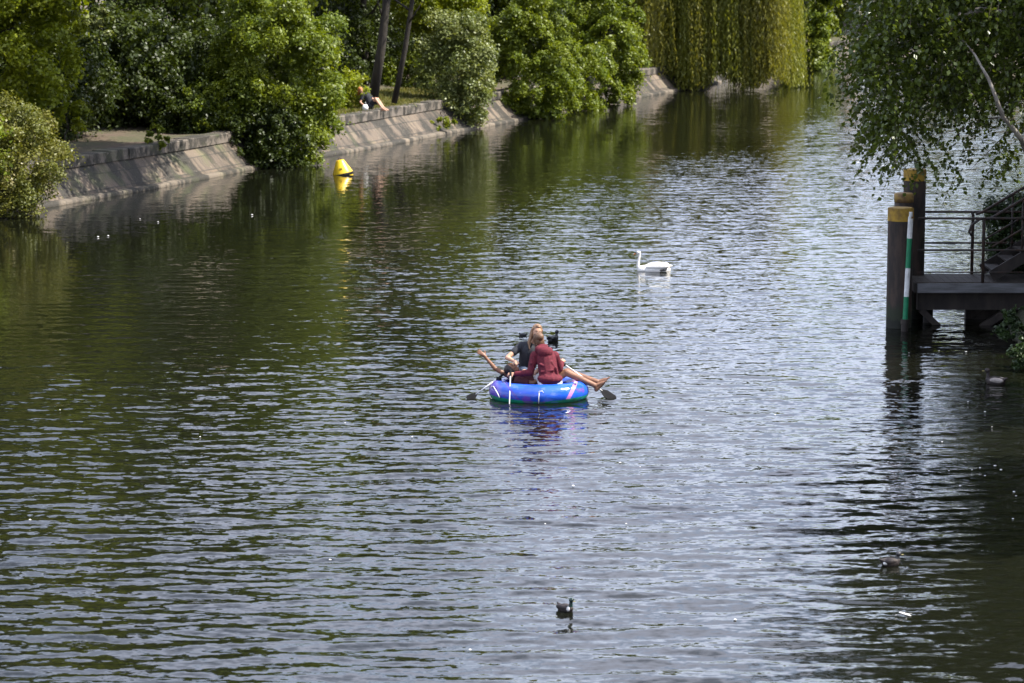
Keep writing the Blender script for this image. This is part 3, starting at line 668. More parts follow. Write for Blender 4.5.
# stair up the bank
sr = empty('stair', 'steel stair with sloping handrails climbing from the landing stage to the right bank', 'stairs', (9.4,55.7,ZD+.02)); 
def T(x, y, z): return (x-9.4, y-55.7, z-ZD-.02)
sl = .60; z0 = ZD+.03
for yy in (55.15, 56.3):
    MB().bar(T(9.5,yy,z0+.1), T(13.2,yy,z0+.1+3.7*sl), .05, .22).build('stringer', M_steel, sr)
    MB().tube([T(9.36,yy,z0+1.22), T(9.5,yy,z0+1.27), T(13.2,yy,z0+1.27+3.7*sl)], .028, 8).build('handrail', M_rail, sr, True)
    MB().tube([T(9.5,yy,z0+.68), T(13.2,yy,z0+.68+3.7*sl)], .02, 8).build('rail_bar', M_rail, sr, True)
    for k in range(3):
        xx = 10.1+k*1.3; MB().tube([T(xx,yy,z0+.1+(xx-9.5)*sl), T(xx,yy,z0+1.27+(xx-9.5)*sl)], .022, 8).build('baluster', M_rail, sr, True)
for k in range(12):
    xx = 9.65+k*.3; MB().box(T(xx,55.72,z0+.12+(xx-9.5)*sl), (.28,1.08,.035)).build('tread', M_steel, sr)
MB().box(T(11.9,55.72,z0-.35+.75), (2.4,.9,1.5)).build('stair_base', plain('dark_masonry', (.07,.06,.055), (.04,.035,.03), .9, 3, .6, .02), sr)

# ------------------------------------------------------------------ buoy
b = G(343,174.5); o = empty('buoy', 'yellow cone-shaped buoy floating off the left wall', 'buoy', b); 
M_buoy = plain('buoy_yellow', (.72,.50,.02), (.6,.38,.02), .35, 4, .05, .004)
M_black = plain('black_rubber', (.016,.016,.017), None, .9, 5, .1, spec=.1)
MB().lathe([(.28,-.25),(.33,-.1),(.335,.05),(.33,.07),(.14,.46),(.12,.485),(.02,.49)], 40).build('cone', M_buoy, o, True)
MB().lathe([(.338,-.04),(.352,-.02),(.352,.035),(.338,.05)], 40).build('rim', M_black, o, True)
MB().tube([(-.05,0,.48),(-.045,0,.54),(0,0,.56),(.045,0,.54),(.05,0,.48)], .012, 8).build('lifting_eye', M_steel, o, True)
MB().box((-.02,-.272,.2), (.09,.02,.07)).build('plate', plain('buoy_plate', (.35,.25,.03), None, .6, 5, 0), o)
o.rotation_euler = (0, rad(-12), 0)

# ------------------------------------------------------------------ people
M_skin = plain('skin', (.50,.29,.19), (.44,.24,.155), .5, 12, .05, .002)
M_skin2 = plain('tanned_skin', (.24,.115,.065), (.16,.075,.042), .5, 12, .05, .002)
M_maroon = plain('maroon_cotton', (.12,.009,.02), (.075,.006,.013), .85, 30, .35, .006)
M_dark = plain('dark_cotton', (.022,.024,.03), (.014,.015,.02), .85, 30, .3, .005)
M_wine = plain('dark_red_cotton', (.07,.015,.02), None, .85, 30, .3, .005)
M_hairb = plain('brown_hair', (.16,.085,.045), (.09,.045,.025), .5, 40, .6, .006, stretch=(1,1,.3))
M_hairl = plain('light_brown_hair', (.27,.16,.09), (.14,.075,.04), .5, 40, .6, .006, stretch=(1,1,.3))
M_hairk = plain('dark_hair', (.02,.013,.012), None, .45, 40, .5, .005, stretch=(1,1,.3))
M_ging = plain('ginger_hair', (.42,.16,.05), (.3,.1,.03), .5, 40, .4, .005)
M_eye = plain('eye', (.02,.015,.012), None, .2, 5, 0)
M_lip = plain('lips', (.35,.12,.1), None, .5, 5, 0)
M_shortw = plain('white_shorts', (.62,.60,.58), None, .8, 20, .2)
M_denim = plain('denim', (.05,.07,.12), None, .8, 30, .2)

def hand(mb, w, d, up, side, grip=False, open_=False):
    """w wrist, d direction of palm, up = back of hand, side = thumb side"""
    w = Vector(w); d = Vector(d).normalized(); up = Vector(up); up = (up-d*up.dot(d)).normalized(); lat = d.cross(up)*side
    mb.cap(w-d*.01, w+d*.035, .026, .03); M = Matrix((d, lat, up)).transposed(); mb.ell(w+d*.05, (.05,.04,.018), M)
    curl = 1.25 if grip else (.12 if open_ else .45)
    for i, (lf, off) in enumerate(((.068,.03),(.078,.011),(.072,-.009),(.056,-.028))):
        p = w+d*.088+lat*off; a = 0.0; dirv = (d+lat*off*(5 if open_ else 1.5)).normalized(); n = [.45,.32,.23]
        for k, fr_ in enumerate(n):
            a += curl*(.8 if k == 0 else 1); dv = (dirv*math.cos(a)-up*math.sin(a)).normalized(); q = p+dv*lf*fr_*1.05
            mb.cap(p, q, .0095-.001*k, .0088-.001*k, 4); p = q
    p = w+d*.02+lat*.03; q = p+(d*.5+lat*.8-up*(.5 if grip else .1)).normalized()*.035; r_ = q+(d*.9+lat*(.1 if grip else .5)-up*(.8 if grip else .1)).normalized()*.03
    mb.cap(p, q, .012, .011, 4).cap(q, r_, .011, .009, 4)
def foot(mb, an, toe, dn):
    """ankle, toe direction, sole direction"""
    an = Vector(an); t = Vector(toe).normalized(); s_ = Vector(dn); s_ = (s_-t*s_.dot(t)).normalized(); lat = t.cross(s_)
    heel = an-t*.045+s_*.055; mb.cap(an, heel, .036, .034); mb.cap(heel, an+t*.12+s_*.055, .034, .028); mb.cap(an, an+t*.13+s_*.045, .034, .026)
    M = Matrix((t, lat, s_)).transposed(); mb.ell(an+t*.13+s_*.055, (.05,.045,.02), M)
    for i in range(5):
        o_ = (i-2)*.018; L_ = .05-.006*i; p = an+t*.155+lat*o_+s_*.055; mb.cap(p, p+t*L_, .0125-.001*i, .0095, 4)
def head(mb, c, fwd, up, r=.1):
    """skull with jaw, nose, ears and eye sockets; returns frame"""
    c = Vector(c); f = Vector(fwd).normalized(); u = Vector(up); u = (u-f*u.dot(f)).normalized(); l = u.cross(f); M = Matrix((f, l, u)).transposed()
    mb.ell(c+u*.018, (.096,.078,.1), M); mb.ell(c+f*.03-u*.045, (.058,.058,.068), M); mb.ell(c+f*.045-u*.085, (.036,.036,.028), M)
    mb.cap(c+f*.094+u*.012, c+f*.112-u*.022, .008, .013, 4)
    for s_ in (-1,1): mb.ell(c+l*.079*s_-u*.008-f*.008, (.018,.009,.03), M); mb.ell(c+f*.068+l*.04*s_-u*.03, (.025,.022,.022), M)
    mb.cap(c+f*.088-u*.052-l*.018, c+f*.088-u*.052+l*.018, .009, .009, 4); return M
def face(root, c, M, brow=M_hairb):
    f, l, u = [Vector(M.col[i]) for i in range(3)]; c = Vector(c)
    for s_ in (-1,1):
        MB().ell(c+f*.086+l*.033*s_+u*.012, (.009,.013,.008), M).build('eye', M_eye, root, True)
        MB().cap(c+f*.093+l*.018*s_+u*.033, c+f*.085+l*.052*s_+u*.033, .005, .004, 4).build('eyebrow', brow, root, True)
    MB().cap(c+f*.097-u*.052-l*.02, c+f*.097-u*.052+l*.02, .006, .006, 4).build('mouth', M_lip, root, True)

RC = Vector((G(539,399).x, 46.35, 0))
# --- raft
raft = empty('inflatable_raft', 'round blue inflatable raft with green underside and pink stripe carrying three people', 'inflatable boat', RC)
def raft_mat():
    t = NT('raft_vinyl'); v = t.coord(); x, y, z = t.sep(v)
    n = t.noise(v, 2.2, 2, .5)
    c = t.mix(t.ramp(n, .45, .6, 0, .5), (.012,.065,.46), (.022,.13,.62))
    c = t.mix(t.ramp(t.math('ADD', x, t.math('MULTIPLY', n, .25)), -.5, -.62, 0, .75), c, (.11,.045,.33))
    s = t.math('ABSOLUTE', t.math('SUBTRACT', t.math('SUBTRACT', x, t.math('MULTIPLY', z, .55)), .44))
    c = t.mix(t.ramp(s, .04, .03), c, (.50,.20,.52))
    s2 = t.math('ABSOLUTE', t.math('SUBTRACT', t.math('ADD', x, t.math('MULTIPLY', z, .9)), -.28)); c = t.mix(t.ramp(s2, .03, .02, 0, .5), c, (.1,.03,.25))
    gz = t.math('SUBTRACT', t.math('ADD', z, t.math('MULTIPLY', t.math('ABSOLUTE', x), -.055)), t.math('MULTIPLY', n, .02))
    c = t.mix(t.ramp(gz, .035, .025), c, (.01,.22,.13))
    t.link(c, t.b.inputs['Base Color']); c = t.mix(t.ramp(t.noise(t.coord((3,3,9)), 1.3, 2, .5), .6, .66, 0, .55), c, (.10,.16,.62)); c = t.mix(t.ramp(t.noise(t.coord((2,2,3), 'Object', (4,1,2)), 1.6, 2, .5), .62, .68, 0, .6), c, (.16,.03,.30)); t.link(c, t.b.inputs['Base Color'])
    t.b.inputs['Roughness'].default_value = .16; t.b.inputs['Specular IOR Level'].default_value = .7
    t.bump(t.noise(v, 11, 3, .5), .4, .02); return t.m
M_raft = raft_mat()
def torus(a, b_, r, zc, rz=None, n=96, m=20, pinch=0):
    V = []; rz = rz or r
    for i in range(n):
        t_ = 2*math.pi*i/n; cs, sn = math.cos(t_), math.sin(t_); cx, cy = a*cs, b_*sn; nx, ny = cs/a, sn/b_; l_ = math.hypot(nx,ny); nx /= l_; ny /= l_
        pr = 1-pinch*max(0, math.cos(t_*8))**12
        for j in range(m):
            p = 2*math.pi*j/m; V.append((cx+nx*r*math.cos(p)*pr, cy+ny*r*math.cos(p)*pr, zc+rz*math.sin(p)*pr))
    return np_mesh('tube', V, [(i*m+j, ((i+1)%n)*m+j, ((i+1)%n)*m+(j+1)%m, i*m+(j+1)%m) for i in range(n) for j in range(m)], True)
mesh_obj('tube', torus(.665,.50,.175,.125,.18, pinch=.03), M_raft, raft)
MB().lathe([(.6,.03),(.6,.06),(.02,.075)], 40).build('floor', plain('raft_floor', (.02,.08,.4), None, .4, 3, .1), raft, True).scale = (1,.72,1)
rp = [( .84*math.cos(a), -.675*math.sin(a), .19+.02*math.sin(a*14)) for a in [math.pi*(.02+.96*i/60) for i in range(61)]]
MB().tube([(-.80,-.15,.2),(-.76,-.3,.24),(-.70,-.42,.16),(-.66,-.46,.08)], .008, 6).build('rope', M_white, raft, True)
rope = MB(); rope.tube([(-.02,-.685,.19),(.0,-.69,.22),(.05,-.688,.225),(.07,-.685,.19)], .007, 6).tube([(-.0,-.688,.2),(-.01,-.70,.12),(-.012,-.70,.02)], .007, 6)
rope.build('rope', M_white, raft, True)
for px_, py_ in ((-.78,.05),(.8,.02)):
    MB().lathe([(.05,.29),(.045,.33),(.03,.35)], 14, (px_*.86,py_,0)).build('oarlock', M_black, raft, True)
MB().lathe([(.03,.29),(.03,.315),(.012,.33)], 14, (.6,-.34,0)).build('valve', M_white, raft, True)

# --- man in dark t-shirt, far side, facing camera
def place(name, label): return empty(name, label, 'person', RC)
A = place('person', 'person in dark t-shirt sitting on the far side of the raft facing the camera')
mb = MB(); hc = Vector((-.035,.2,1.09)); MA = head(mb, hc, (.25,-1,-.12), (.22,-.05,1))
mb.cap(hc-Vector((.01,-.03,.08)), (-.09,.27,.88), .05, .056)
mb.cap((-.2,.42,.42), (-.15,.32,.75), .135, .15); mb.cap((-.27,.3,.84), (-.01,.28,.86), .06, .06)
mb.cap((-.30,.28,.845), (-.53,.12,.66), .05, .04); mb.cap((-.53,.12,.66), (-.405,-.06,.625), .04, .027)
hand(mb, (-.40,-.07,.625), (.2,-.6,.0), (-.3,0,1), 1, grip=True)
mb.cap((.03,.26,.85), (.17,.12,.62), .05, .04); mb.cap((.17,.12,.62), (.02,.0,.50), .04, .027); hand(mb, (.02,0,.5), (-.7,-.4,-.4), (0,-.3,1), -1)
mb.cap((-.26,.38,.4), (-.24,.02,.42), .085, .06); mb.cap((-.24,.02,.42), (-.3,.1,.14), .056, .04); mb.cap((-.14,.38,.4), (-.05,.02,.40), .085, .06); mb.cap((-.05,.02,.4), (-.1,.14,.14), .056, .04)
foot(mb, (-.3,.1,.15), (0,-1,0), (0,0,-1)); foot(mb, (-.1,.14,.15), (0,-1,0), (0,0,-1))
mb.blend('body', M_skin, A, .0075); face(A, hc, MA)
mb = MB(); mb.cap((-.2,.42,.42), (-.155,.31,.74), .155, .172); mb.cap((-.28,.3,.83), (-.0,.28,.855), .083, .083)
mb.cap((-.30,.29,.84), (-.42,.2,.745), .072, .064).cap((.03,.27,.85), (.11,.18,.73), .07, .064).blend('t_shirt', M_dark, A, .011)
mb = MB(); mb.cap((-.2,.42,.38), (-.2,.38,.4), .16, .15).cap((-.26,.38,.4), (-.245,.1,.42), .1, .082).cap((-.14,.38,.4), (-.07,.1,.405), .1, .082).blend('shorts', M_denim, A, .012)
mb = MB(); f_, l_, u_ = [Vector(MA.col[i]) for i in range(3)]
mb.ell(hc+u_*.045-f_*.02, (.1,.088,.09), MA).ell(hc-f_*.045-u_*.02, (.075,.084,.11), MA).ell(hc+u_*.1+f_*.02, (.06,.05,.035), MA)
for s_ in (-1,1): mb.cap(hc+l_*.078*s_+u_*.04, hc+l_*.084*s_-u_*.12-f_*.02, .024, .02)
mb.cap(hc-f_*.05+u_*0, hc-f_*.075-u_*.18, .07, .05)
mb.cap(hc-l_*.07-f_*.02, hc-l_*.09-u_*.2-f_*.0, .038, .03).cap(hc-l_*.09-u_*.2, hc-l_*.07-u_*.3+f_*.05, .032, .012).cap(hc+l_*.07-f_*.02, hc+l_*.08-u_*.22, .036, .02)
mb.blend('hair', M_hairl, A, .008)

# --- hoodie person, near side, back to camera
B = place('person', 'person in maroon hoodie with hair bun, seen from behind on the raft')
mb = MB(); hb = Vector((-.01,-.06,1.0)); MBm = head(mb, hb, (-.35,1,-.15), (-.2,.1,1)); f_, l_, u_ = [Vector(MBm.col[i]) for i in range(3)]
mb.cap(hb-Vector((-.01,.01,.07)), (.06,-.13,.82), .048, .055); mb.cap((.17,-.3,.4), (.11,-.18,.7), .14, .14)
mb.cap((-.07,-.16,.76), (.26,-.16,.75), .05, .05)
mb.cap((-.08,-.16,.745), (-.14,-.24,.47), .045, .038).cap((-.14,-.24,.47), (-.43,-.2,.435), .038, .026); hand(mb, (-.42,-.2,.435), (-1,.05,.0), (0,-.5,.9), -1, grip=True)
mb.cap((.27,-.16,.74), (.34,-.06,.50), .045, .038).cap((.34,-.06,.50), (.40,.12,.60), .036, .026); hand(mb, (.40,.12,.60), (.15,.6,.1), (.6,0,.8), -1, grip=True)
mb.cap((.1,-.28,.34), (-.06,.1,.36), .09, .06).cap((-.06,.1,.36), (.08,-.05,.14), .055, .04); mb.cap((.24,-.28,.34), (.22,.12,.38), .09, .06).cap((.22,.12,.38), (.26,-.03,.14), .055, .04)
foot(mb, (.08,-.05,.15), (-.3,-1,0), (0,0,-1)); foot(mb, (.26,-.03,.15), (.3,-1,0), (0,0,-1))
mb.blend('body', M_skin, B, .0075); face(B, hb, MBm)
mb = MB(); mb.cap((.175,-.3,.37), (.12,-.2,.68), .168, .165); mb.ell((.175,-.31,.33), (.2,.165,.11)); mb.cap((-.07,-.16,.74), (.26,-.16,.735), .08, .08)
mb.ell((.08,-.13,.72), (.19,.13,.11)); mb.ell((.10,-.27,.81), (.13,.085,.10)); mb.cap((-.01,-.2,.85), (.17,-.2,.83), .065, .06); mb.cap((.03,-.15,.88), (.1,-.14,.88), .06, .055); mb.ell((.18,-.34,.38), (.215,.17,.10))
mb.cap((-.08,-.16,.74), (-.145,-.245,.47), .072, .062).cap((-.145,-.245,.47), (-.385,-.205,.438), .06, .043)
mb.cap((.27,-.16,.735), (.345,-.06,.5), .07, .06).cap((.345,-.06,.5), (.385,.07,.575), .056, .044)
for q, e_ in (((.02,-.36,.62),(.16,-.03,-.06)),((.04,-.385,.5),(.2,-.04,.03)),((.1,-.44,.44),(.18,.0,-.03)),((.2,-.35,.66),(.08,.0,-.12)),((-.0,-.40,.40),(.12,-.06,.02)),((.28,-.38,.56),(.03,-.02,-.12)),((-.13,-.27,.62),(.05,.0,-.09)),((-.2,-.25,.49),(-.03,.0,-.08)),((-.28,-.24,.47),(.0,.01,-.07))): mb.cap(Vector(q), Vector(q)+Vector(e_), .024, .014)
mb.blend('hoodie', M_maroon, B, .009, 2)
mb = MB(); mb.cap((.12,-.3,.30), (.24,-.3,.30), .15, .15).cap((.1,-.28,.33), (-.02,.02,.35), .1, .085).cap((.24,-.28,.33), (.23,.04,.36), .1, .085).blend('shorts', M_shortw, B, .012)
mb = MB(); mb.ell(hb+u_*.03-f_*.02, (.102,.09,.1), MBm).ell(hb-f_*.055-u_*.03, (.065,.078,.09), MBm).ell(hb-f_*.11+u_*.04, (.055,.064,.058), MBm)
for k in range(7):
    a = k*.9; mb.cap(hb-f_*.115+u_*.03+(l_*math.cos(a)+u_*math.sin(a))*.03, hb-f_*.13+u_*.03+(l_*math.cos(a+1.2)+u_*math.sin(a+1.2))*.03, .014, .013, 4)
for s_ in (-1,1): mb.cap(hb+l_*.075*s_+u_*.02, hb+l_*.08*s_-u_*.1-f_*.01, .02, .013)
mb.blend('hair', M_hairb, B, .007)

# --- reclining person
Cp = place('person', 'reclining dark-haired person on the raft, one arm stretched out and bare legs overboard')
mb = MB(); hd = Vector((-.455,.06,.475)); MC = head(mb, hd, (.45,-.15,.85), (-.85,.1,.45)); f_, l_, u_ = [Vector(MC.col[i]) for i in range(3)]
mb.cap(hd+Vector((.05,0,-.04)), (-.33,.07,.33), .048, .055); mb.cap((-.28,.08,.28), (.12,.08,.25), .13, .125)
mb.cap((-.33,-.08,.3), (-.36,.24,.3), .055, .055)
mb.cap((-.42,.2,.29), (-.735,.17,.47), .047, .038).cap((-.735,.17,.47), (-.905,.16,.675), .037, .025); hand(mb, (-.905,.16,.68), (-.75,0,.55), (0,-.9,.3), 1, open_=True)
mb.cap((-.33,-.1,.3), (-.1,-.16,.28), .045, .036).cap((-.1,-.16,.28), (.08,-.08,.36), .035, .025); hand(mb, (.08,-.08,.36), (1,.2,0), (0,-.2,1), 1)
mb.cap((.14,.02,.26), (.46,-.06,.44), .088, .062).cap((.46,-.06,.44), (.94,-.14,.23), .064, .042); foot(mb, (.95,-.14,.23), (.72,-.05,.69), (.72,0,-.69))
mb.cap((.14,.16,.26), (.48,.16,.42), .088, .062).cap((.48,.16,.42), (.98,.06,.265), .060, .040); foot(mb, (.99,.06,.26), (.78,.05,.62), (.66,0,-.75))
mb.blend('body', M_skin2, Cp, .0075); face(Cp, hd, MC)
mb = MB(); mb.cap((-.3,.08,.28), (.08,.08,.24), .15, .145).cap((-.34,-.08,.3), (-.36,.24,.3), .075, .075).cap((-.4,.21,.295), (-.5,.19,.35), .065, .058).cap((-.33,-.1,.3), (-.2,-.14,.285), .062, .056).blend('top', M_wine, Cp, .011)
mb = MB(); mb.cap((.12,.08,.25), (.17,.08,.26), .145, .135).cap((.14,.02,.26), (.3,-.02,.35), .1, .085).cap((.14,.16,.26), (.3,.16,.34), .1, .085).blend('shorts', M_denim, Cp, .012)
mb = MB(); mb.ell(hd+u_*.035-f_*.02, (.1,.09,.092), MC).ell(hd-f_*.05-u_*.02, (.07,.084,.1), MC)
mb.cap(hd-f_*.06, hd+Vector((.0,-.06,-.15)), .06, .04).cap(hd+l_*.07, hd+l_*.08-u_*.1, .03, .02).cap(hd-l_*.07, hd-l_*.08-u_*.1, .03, .02)
mb.blend('hair', M_hairk, Cp, .008)

# --- oars (things of their own, held or resting)
M_alu = plain('oar_shaft', (.68,.68,.68), (.55,.55,.56), .35, 6, .05, .002)
def oar(label, a, b_, r_=.0125, face_=Vector((0,0,1)), grip=True, bl=.2):
    a = Vector(a); b_ = Vector(b_); o = empty('oar', label, 'oar', RC+a, 0, 'oars of the inflatable raft'); d = (b_-a); t = d.normalized()
    MB().tube([(0,0,0), tuple(d)], r_, 10).build('shaft', M_alu, o, True)
    MB().cap((0,0,0), t*.1, .019, .019).build('grip', M_black, o, True)
    w = t.cross(face_).normalized(); n = w.cross(t)
    P = []; prof = [(-.03,.016),(.02,.045),(.07,.07),(bl-.03,.075),(bl,.055)]
    for s_, hw in prof: P.append(d+t*s_+w*hw); P.append(d+t*s_-w*hw)
    th = n*.008; V = [p+th for p in P]+[p-th for p in P]; m_ = len(P); Fc = []
    for i in range(len(prof)-1):
        a0 = 2*i; Fc += [(a0,a0+1,a0+3,a0+2), (m_+a0,m_+a0+2,m_+a0+3,m_+a0+1), (a0,a0+2,m_+a0+2,m_+a0), (a0+1,m_+a0+1,m_+a0+3,a0+3)]
    Fc += [(0,m_,m_+1,1), (m_-2,m_-1,2*m_-1,2*m_-2)]
    MB().add(V, Fc).build('blade', M_black, o, bevel=.004)
oar('oar resting over the left side of the raft, dark blade at the water', (-.60,.1,.38), (-1.06,-.08,.07), face_=Vector((-.1,-.7,.6)), bl=.16)
oar('oar leaning over the right side beside the bare legs, dark blade on the water', (.355,.12,.60), (1.06,-.02,.12), face_=Vector((.2,-.75,.6)), bl=.26)
oar('upright oar dipping into the water in front of the raft', (-.475,-.24,.50), (-.50,-.82,-.12), face_=Vector((0,-1,0)), bl=.22, r_=.0095)

# --- person sitting on the left bank
q = D(383,106,1); bk = bankPx(383, 1.5, 1.5); bk = D(385,103.5,bk.y-.1)
S0 = bankPx(368, 1.42, 1.24)
P4 = empty('person', 'ginger-haired person in dark shirt sitting on the left wall with bare legs', 'person', S0)
mb = MB(); hh = Vector((-.30,-.06,.72)); Mh = head(mb, hh, (.55,-.6,-.45), (-.1,-.3,1))
mb.cap(hh+Vector((.03,.03,-.07)), (-.15,.05,.58), .05, .055); mb.cap((.05,.15,.14), (-.09,.07,.48), .14, .15); mb.cap((-.17,-.08,.55), (-.0,.2,.55), .06, .06)
mb.cap((-.19,-.1,.54), (-.3,-.2,.28), .047, .04).cap((-.3,-.2,.28), (-.12,-.32,.14), .038, .027); hand(mb, (-.12,-.32,.1), (1,-.2,-.2), (0,0,1), 1)
mb.cap((.01,.2,.55), (.18,.1,.36), .047, .04).cap((.18,.1,.36), (.3,-.02,.38), .038, .027); hand(mb, (.3,-.02,.38), (1,-.3,0), (0,0,1), -1)
mb.cap((.05,.06,.14), (.28,-.12,.40), .088, .062).cap((.28,-.12,.40), (.55,-.3,.04), .058, .036); foot(mb, (.55,-.3,.05), (.9,-.3,-.1), (0,0,-1))
mb.cap((.08,.2,.14), (.34,.1,.38), .088, .062).cap((.34,.1,.38), (.6,-.06,.04), .058, .036); foot(mb, (.6,-.06,.05), (.9,-.2,-.1), (0,0,-1))
mb.blend('body', M_skin, P4, .009); face(P4, hh, Mh, M_ging)
mb = MB(); mb.cap((.04,.15,.14), (-.09,.07,.48), .16, .172).cap((-.17,-.08,.55), (.0,.2,.55), .085, .085).cap((-.19,-.1,.54), (-.26,-.16,.39), .068, .06).cap((.01,.2,.55), (.11,.14,.45), .068, .06).blend('shirt', M_dark, P4, .012)
mb = MB(); mb.cap((.05,.05,.13), (.07,.2,.13), .14, .14).cap((.05,.06,.14), (.2,-.05,.31), .1, .085).cap((.08,.2,.14), (.25,.13,.3), .1, .085).blend('shorts', M_dark, P4, .012)
mb = MB(); f_, l_, u_ = [Vector(Mh.col[i]) for i in range(3)]
mb.ell(hh+u_*.035-f_*.02, (.105,.095,.1), Mh).ell(hh-f_*.05-u_*.03, (.075,.085,.11), Mh)
for s_ in (-1,1): mb.cap(hh+l_*.08*s_+u_*.03, hh+l_*.085*s_-u_*.2, .035, .03)
mb.cap(hh-f_*.05, hh-f_*.06-u_*.26, .06, .05); mb.blend('hair', M_ging, P4, .01)
bg = empty('carrier_bag', 'small white bag standing in front of the person seated on the bank', 'bag', S0+Vector((-.1,-.5,-.02)))
MB().add([(-.1,-.05,0),(.1,-.05,0),(.1,.05,0),(-.1,.05,0),(-.11,-.06,.13),(.12,-.06,.12),(.12,.06,.13),(-.11,.06,.12),(-.06,-.015,.24),(.07,-.015,.23),(.07,.015,.23),(-.06,.015,.24)],
 [(3,2,1,0),(0,1,5,4),(1,2,6,5),(2,3,7,6),(3,0,4,7),(4,5,9,8),(5,6,10,9),(6,7,11,10),(7,4,8,11),(8,9,10,11)]).build('sack', M_white, bg, True)
MB().tube([(-.04,0,.23),(-.03,0,.30),(.02,0,.32),(.04,0,.23)], .007, 6).build('handle', M_white, bg, True)

# ------------------------------------------------------------------ birds
M_swan = plain('white_feathers', (.82,.80,.76), (.74,.71,.66), .7, 22, .3, .008)
M_bill = plain('orange_bill', (.55,.16,.03), None, .4, 8, 0)
M_blk = plain('black_feathers', (.012,.013,.015), (.02,.02,.022), .45, 14, .2)
M_grn = plain('green_head_feathers', (.006,.03,.018), (.01,.018,.02), .3, 14, .1)
M_brn = plain('brown_feathers', (.028,.019,.016), (.014,.010,.010), .6, 16, .3)
M_gry = plain('grey_feathers', (.33,.29,.26), (.22,.19,.17), .6, 18, .2)
M_wht = plain('pale_feathers', (.7,.68,.64), None, .6, 18, .1)
M_ybill = plain('yellow_bill', (.2,.17,.05), None, .4, 8, 0)
sw = G(654,271); sw = empty('swan', 'white swan with raised neck swimming left beyond the raft', 'swan', sw); sw.scale = (.93,.93,.93)
mb = MB(); mb.ell((.02,0,.03), (.40,.19,.155)).ell((-.22,0,.03), (.2,.15,.12)).cap((.25,0,.08), (.44,0,.13), .09, .02)
mb.cap((-.33,0,.03), (-.40,0,.12), .065, .045).cap((-.40,0,.12), (-.39,0,.25), .042, .033).cap((-.39,0,.25), (-.365,0,.37), .032, .03).cap((-.365,0,.37), (-.365,0,.44), .03, .032)
mb.ell((-.39,0,.465), (.06,.036,.036)).cap((-.36,0,.45), (-.42,0,.462), .035, .027)
mb.blend('body', M_swan, sw, .009, 4)
for s_ in (-1,1):
    m = MB(); m.ell((.08,.12*s_,.12), (.31,.075,.095), Matrix.Rotation(.06*-1, 3, 'Y'))
    for k in range(4): m.cap((.1+k*.05,.11*s_,.12+.015*k), (.40-.03*k,.04*s_,.14+.022*k), .035, .015)
    m.blend('wing', M_swan, sw, .009, 3)
MB().cap((-.435,0,.455), (-.505,0,.415), .018, .01, 5).build('bill', M_bill, sw, True)
MB().cap((-.425,0,.475), (-.45,0,.452), .017, .02, 5).build('bill_knob', M_blk, sw, True)
for s_ in (-1,1): MB().ell((-.415,.03*s_,.475), (.008,.005,.008)).build('eye', M_blk, sw, True)
MB().cap((.16,-.17,.035), (.30,-.13,.04), .025, .012).build('foot', M_blk, sw, True)
ring(sw.location.x, sw.location.y, .5, .3, .004, .4)

def duck(label, p, rz, mats, s_=1.0, neck=.16, hd=0.0, group=None, name='duck', cat='duck', tuck=False):
    hm, bm_, fl, bl = mats; o = empty(name, label, cat, p, rz, group); o.scale = (s_,)*3
    mb = MB(); mb.ell((0,0,.035), (.155,.085,.085)).cap((-.1,0,.06), (-.18,0,.105), .045, .015).cap((.1,0,.03), (.13,0,.06), .06, .045)
    hx = .14
    mb.cap((.125,0,.06), (hx,0,neck-.02), .038, .026).ell((hx+.008,0,neck+.005), (.046,.038,.04))
    b_ = mb.blend('body', bm_, o, .007, 3); me = b_.data; me.materials.append(hm)
    for po in me.polygons:
        c_ = po.center
        if c_.x > .08 and c_.z > .092: po.material_index = 1
    for sd in (-1,1):
        MB().ell((-.03,.06*sd,.065), (.12,.032,.045)).blend('wing', fl, o, .007, 2)
        MB().ell((hx+.03,.034*sd,neck+.012), (.005,.004,.005)).build('eye', M_blk, o, True)
    MB().ell((hx+.068,0,neck-.008), (.032,.014,.007)).build('bill', bl, o, True)
    return o
MAL = (M_grn, M_brn, M_brn, M_ybill)
d1 = duck('dark-headed mallard swimming alone at the bottom centre of the picture', G(565,611), rad(-48), MAL, .72, .20)
MB().ell((.12,-.04,.06), (.03,.03,.04)).build('chest_patch', M_wht, d1, True)
d2 = duck('mallard with pale flank and black head at the lower right swimming towards the shade', G(890,565), rad(20), (M_blk, M_brn, M_brn, M_ybill), .78, .16)
MB().ell((-.11,-.062,.05), (.045,.02,.03)).build('tail_patch', M_wht, d2, True)
duck('black coot swimming just behind the heads of the people on the raft', G(553,341), rad(58), (M_blk, M_blk, M_blk, M_gry), .95, .165, name='coot', cat='coot')
duck('low dark coot half hidden left of the head of the person in the dark t-shirt', G(523,336), rad(150), (M_blk, M_blk, M_blk, M_gry), .5, .08, name='coot', cat='coot')
duck('brown duck resting in the deep shade beside the right bank', G(996,384), rad(150), (M_brn, M_brn, M_gry, M_ybill), 1.1, .2)
for (px_, py_, ang, a_, L_) in ((564,611,-62,.006,.5),(890,565,5,.009,1.6),(552,341,25,.006,.6)):
    q = G(px_,py_); wake(q.x, q.y, math.cos(rad(ang)), math.sin(rad(ang)), a_, L_)
q = G(905,615); wake(q.x, q.y, 1, .4, .006, .7)
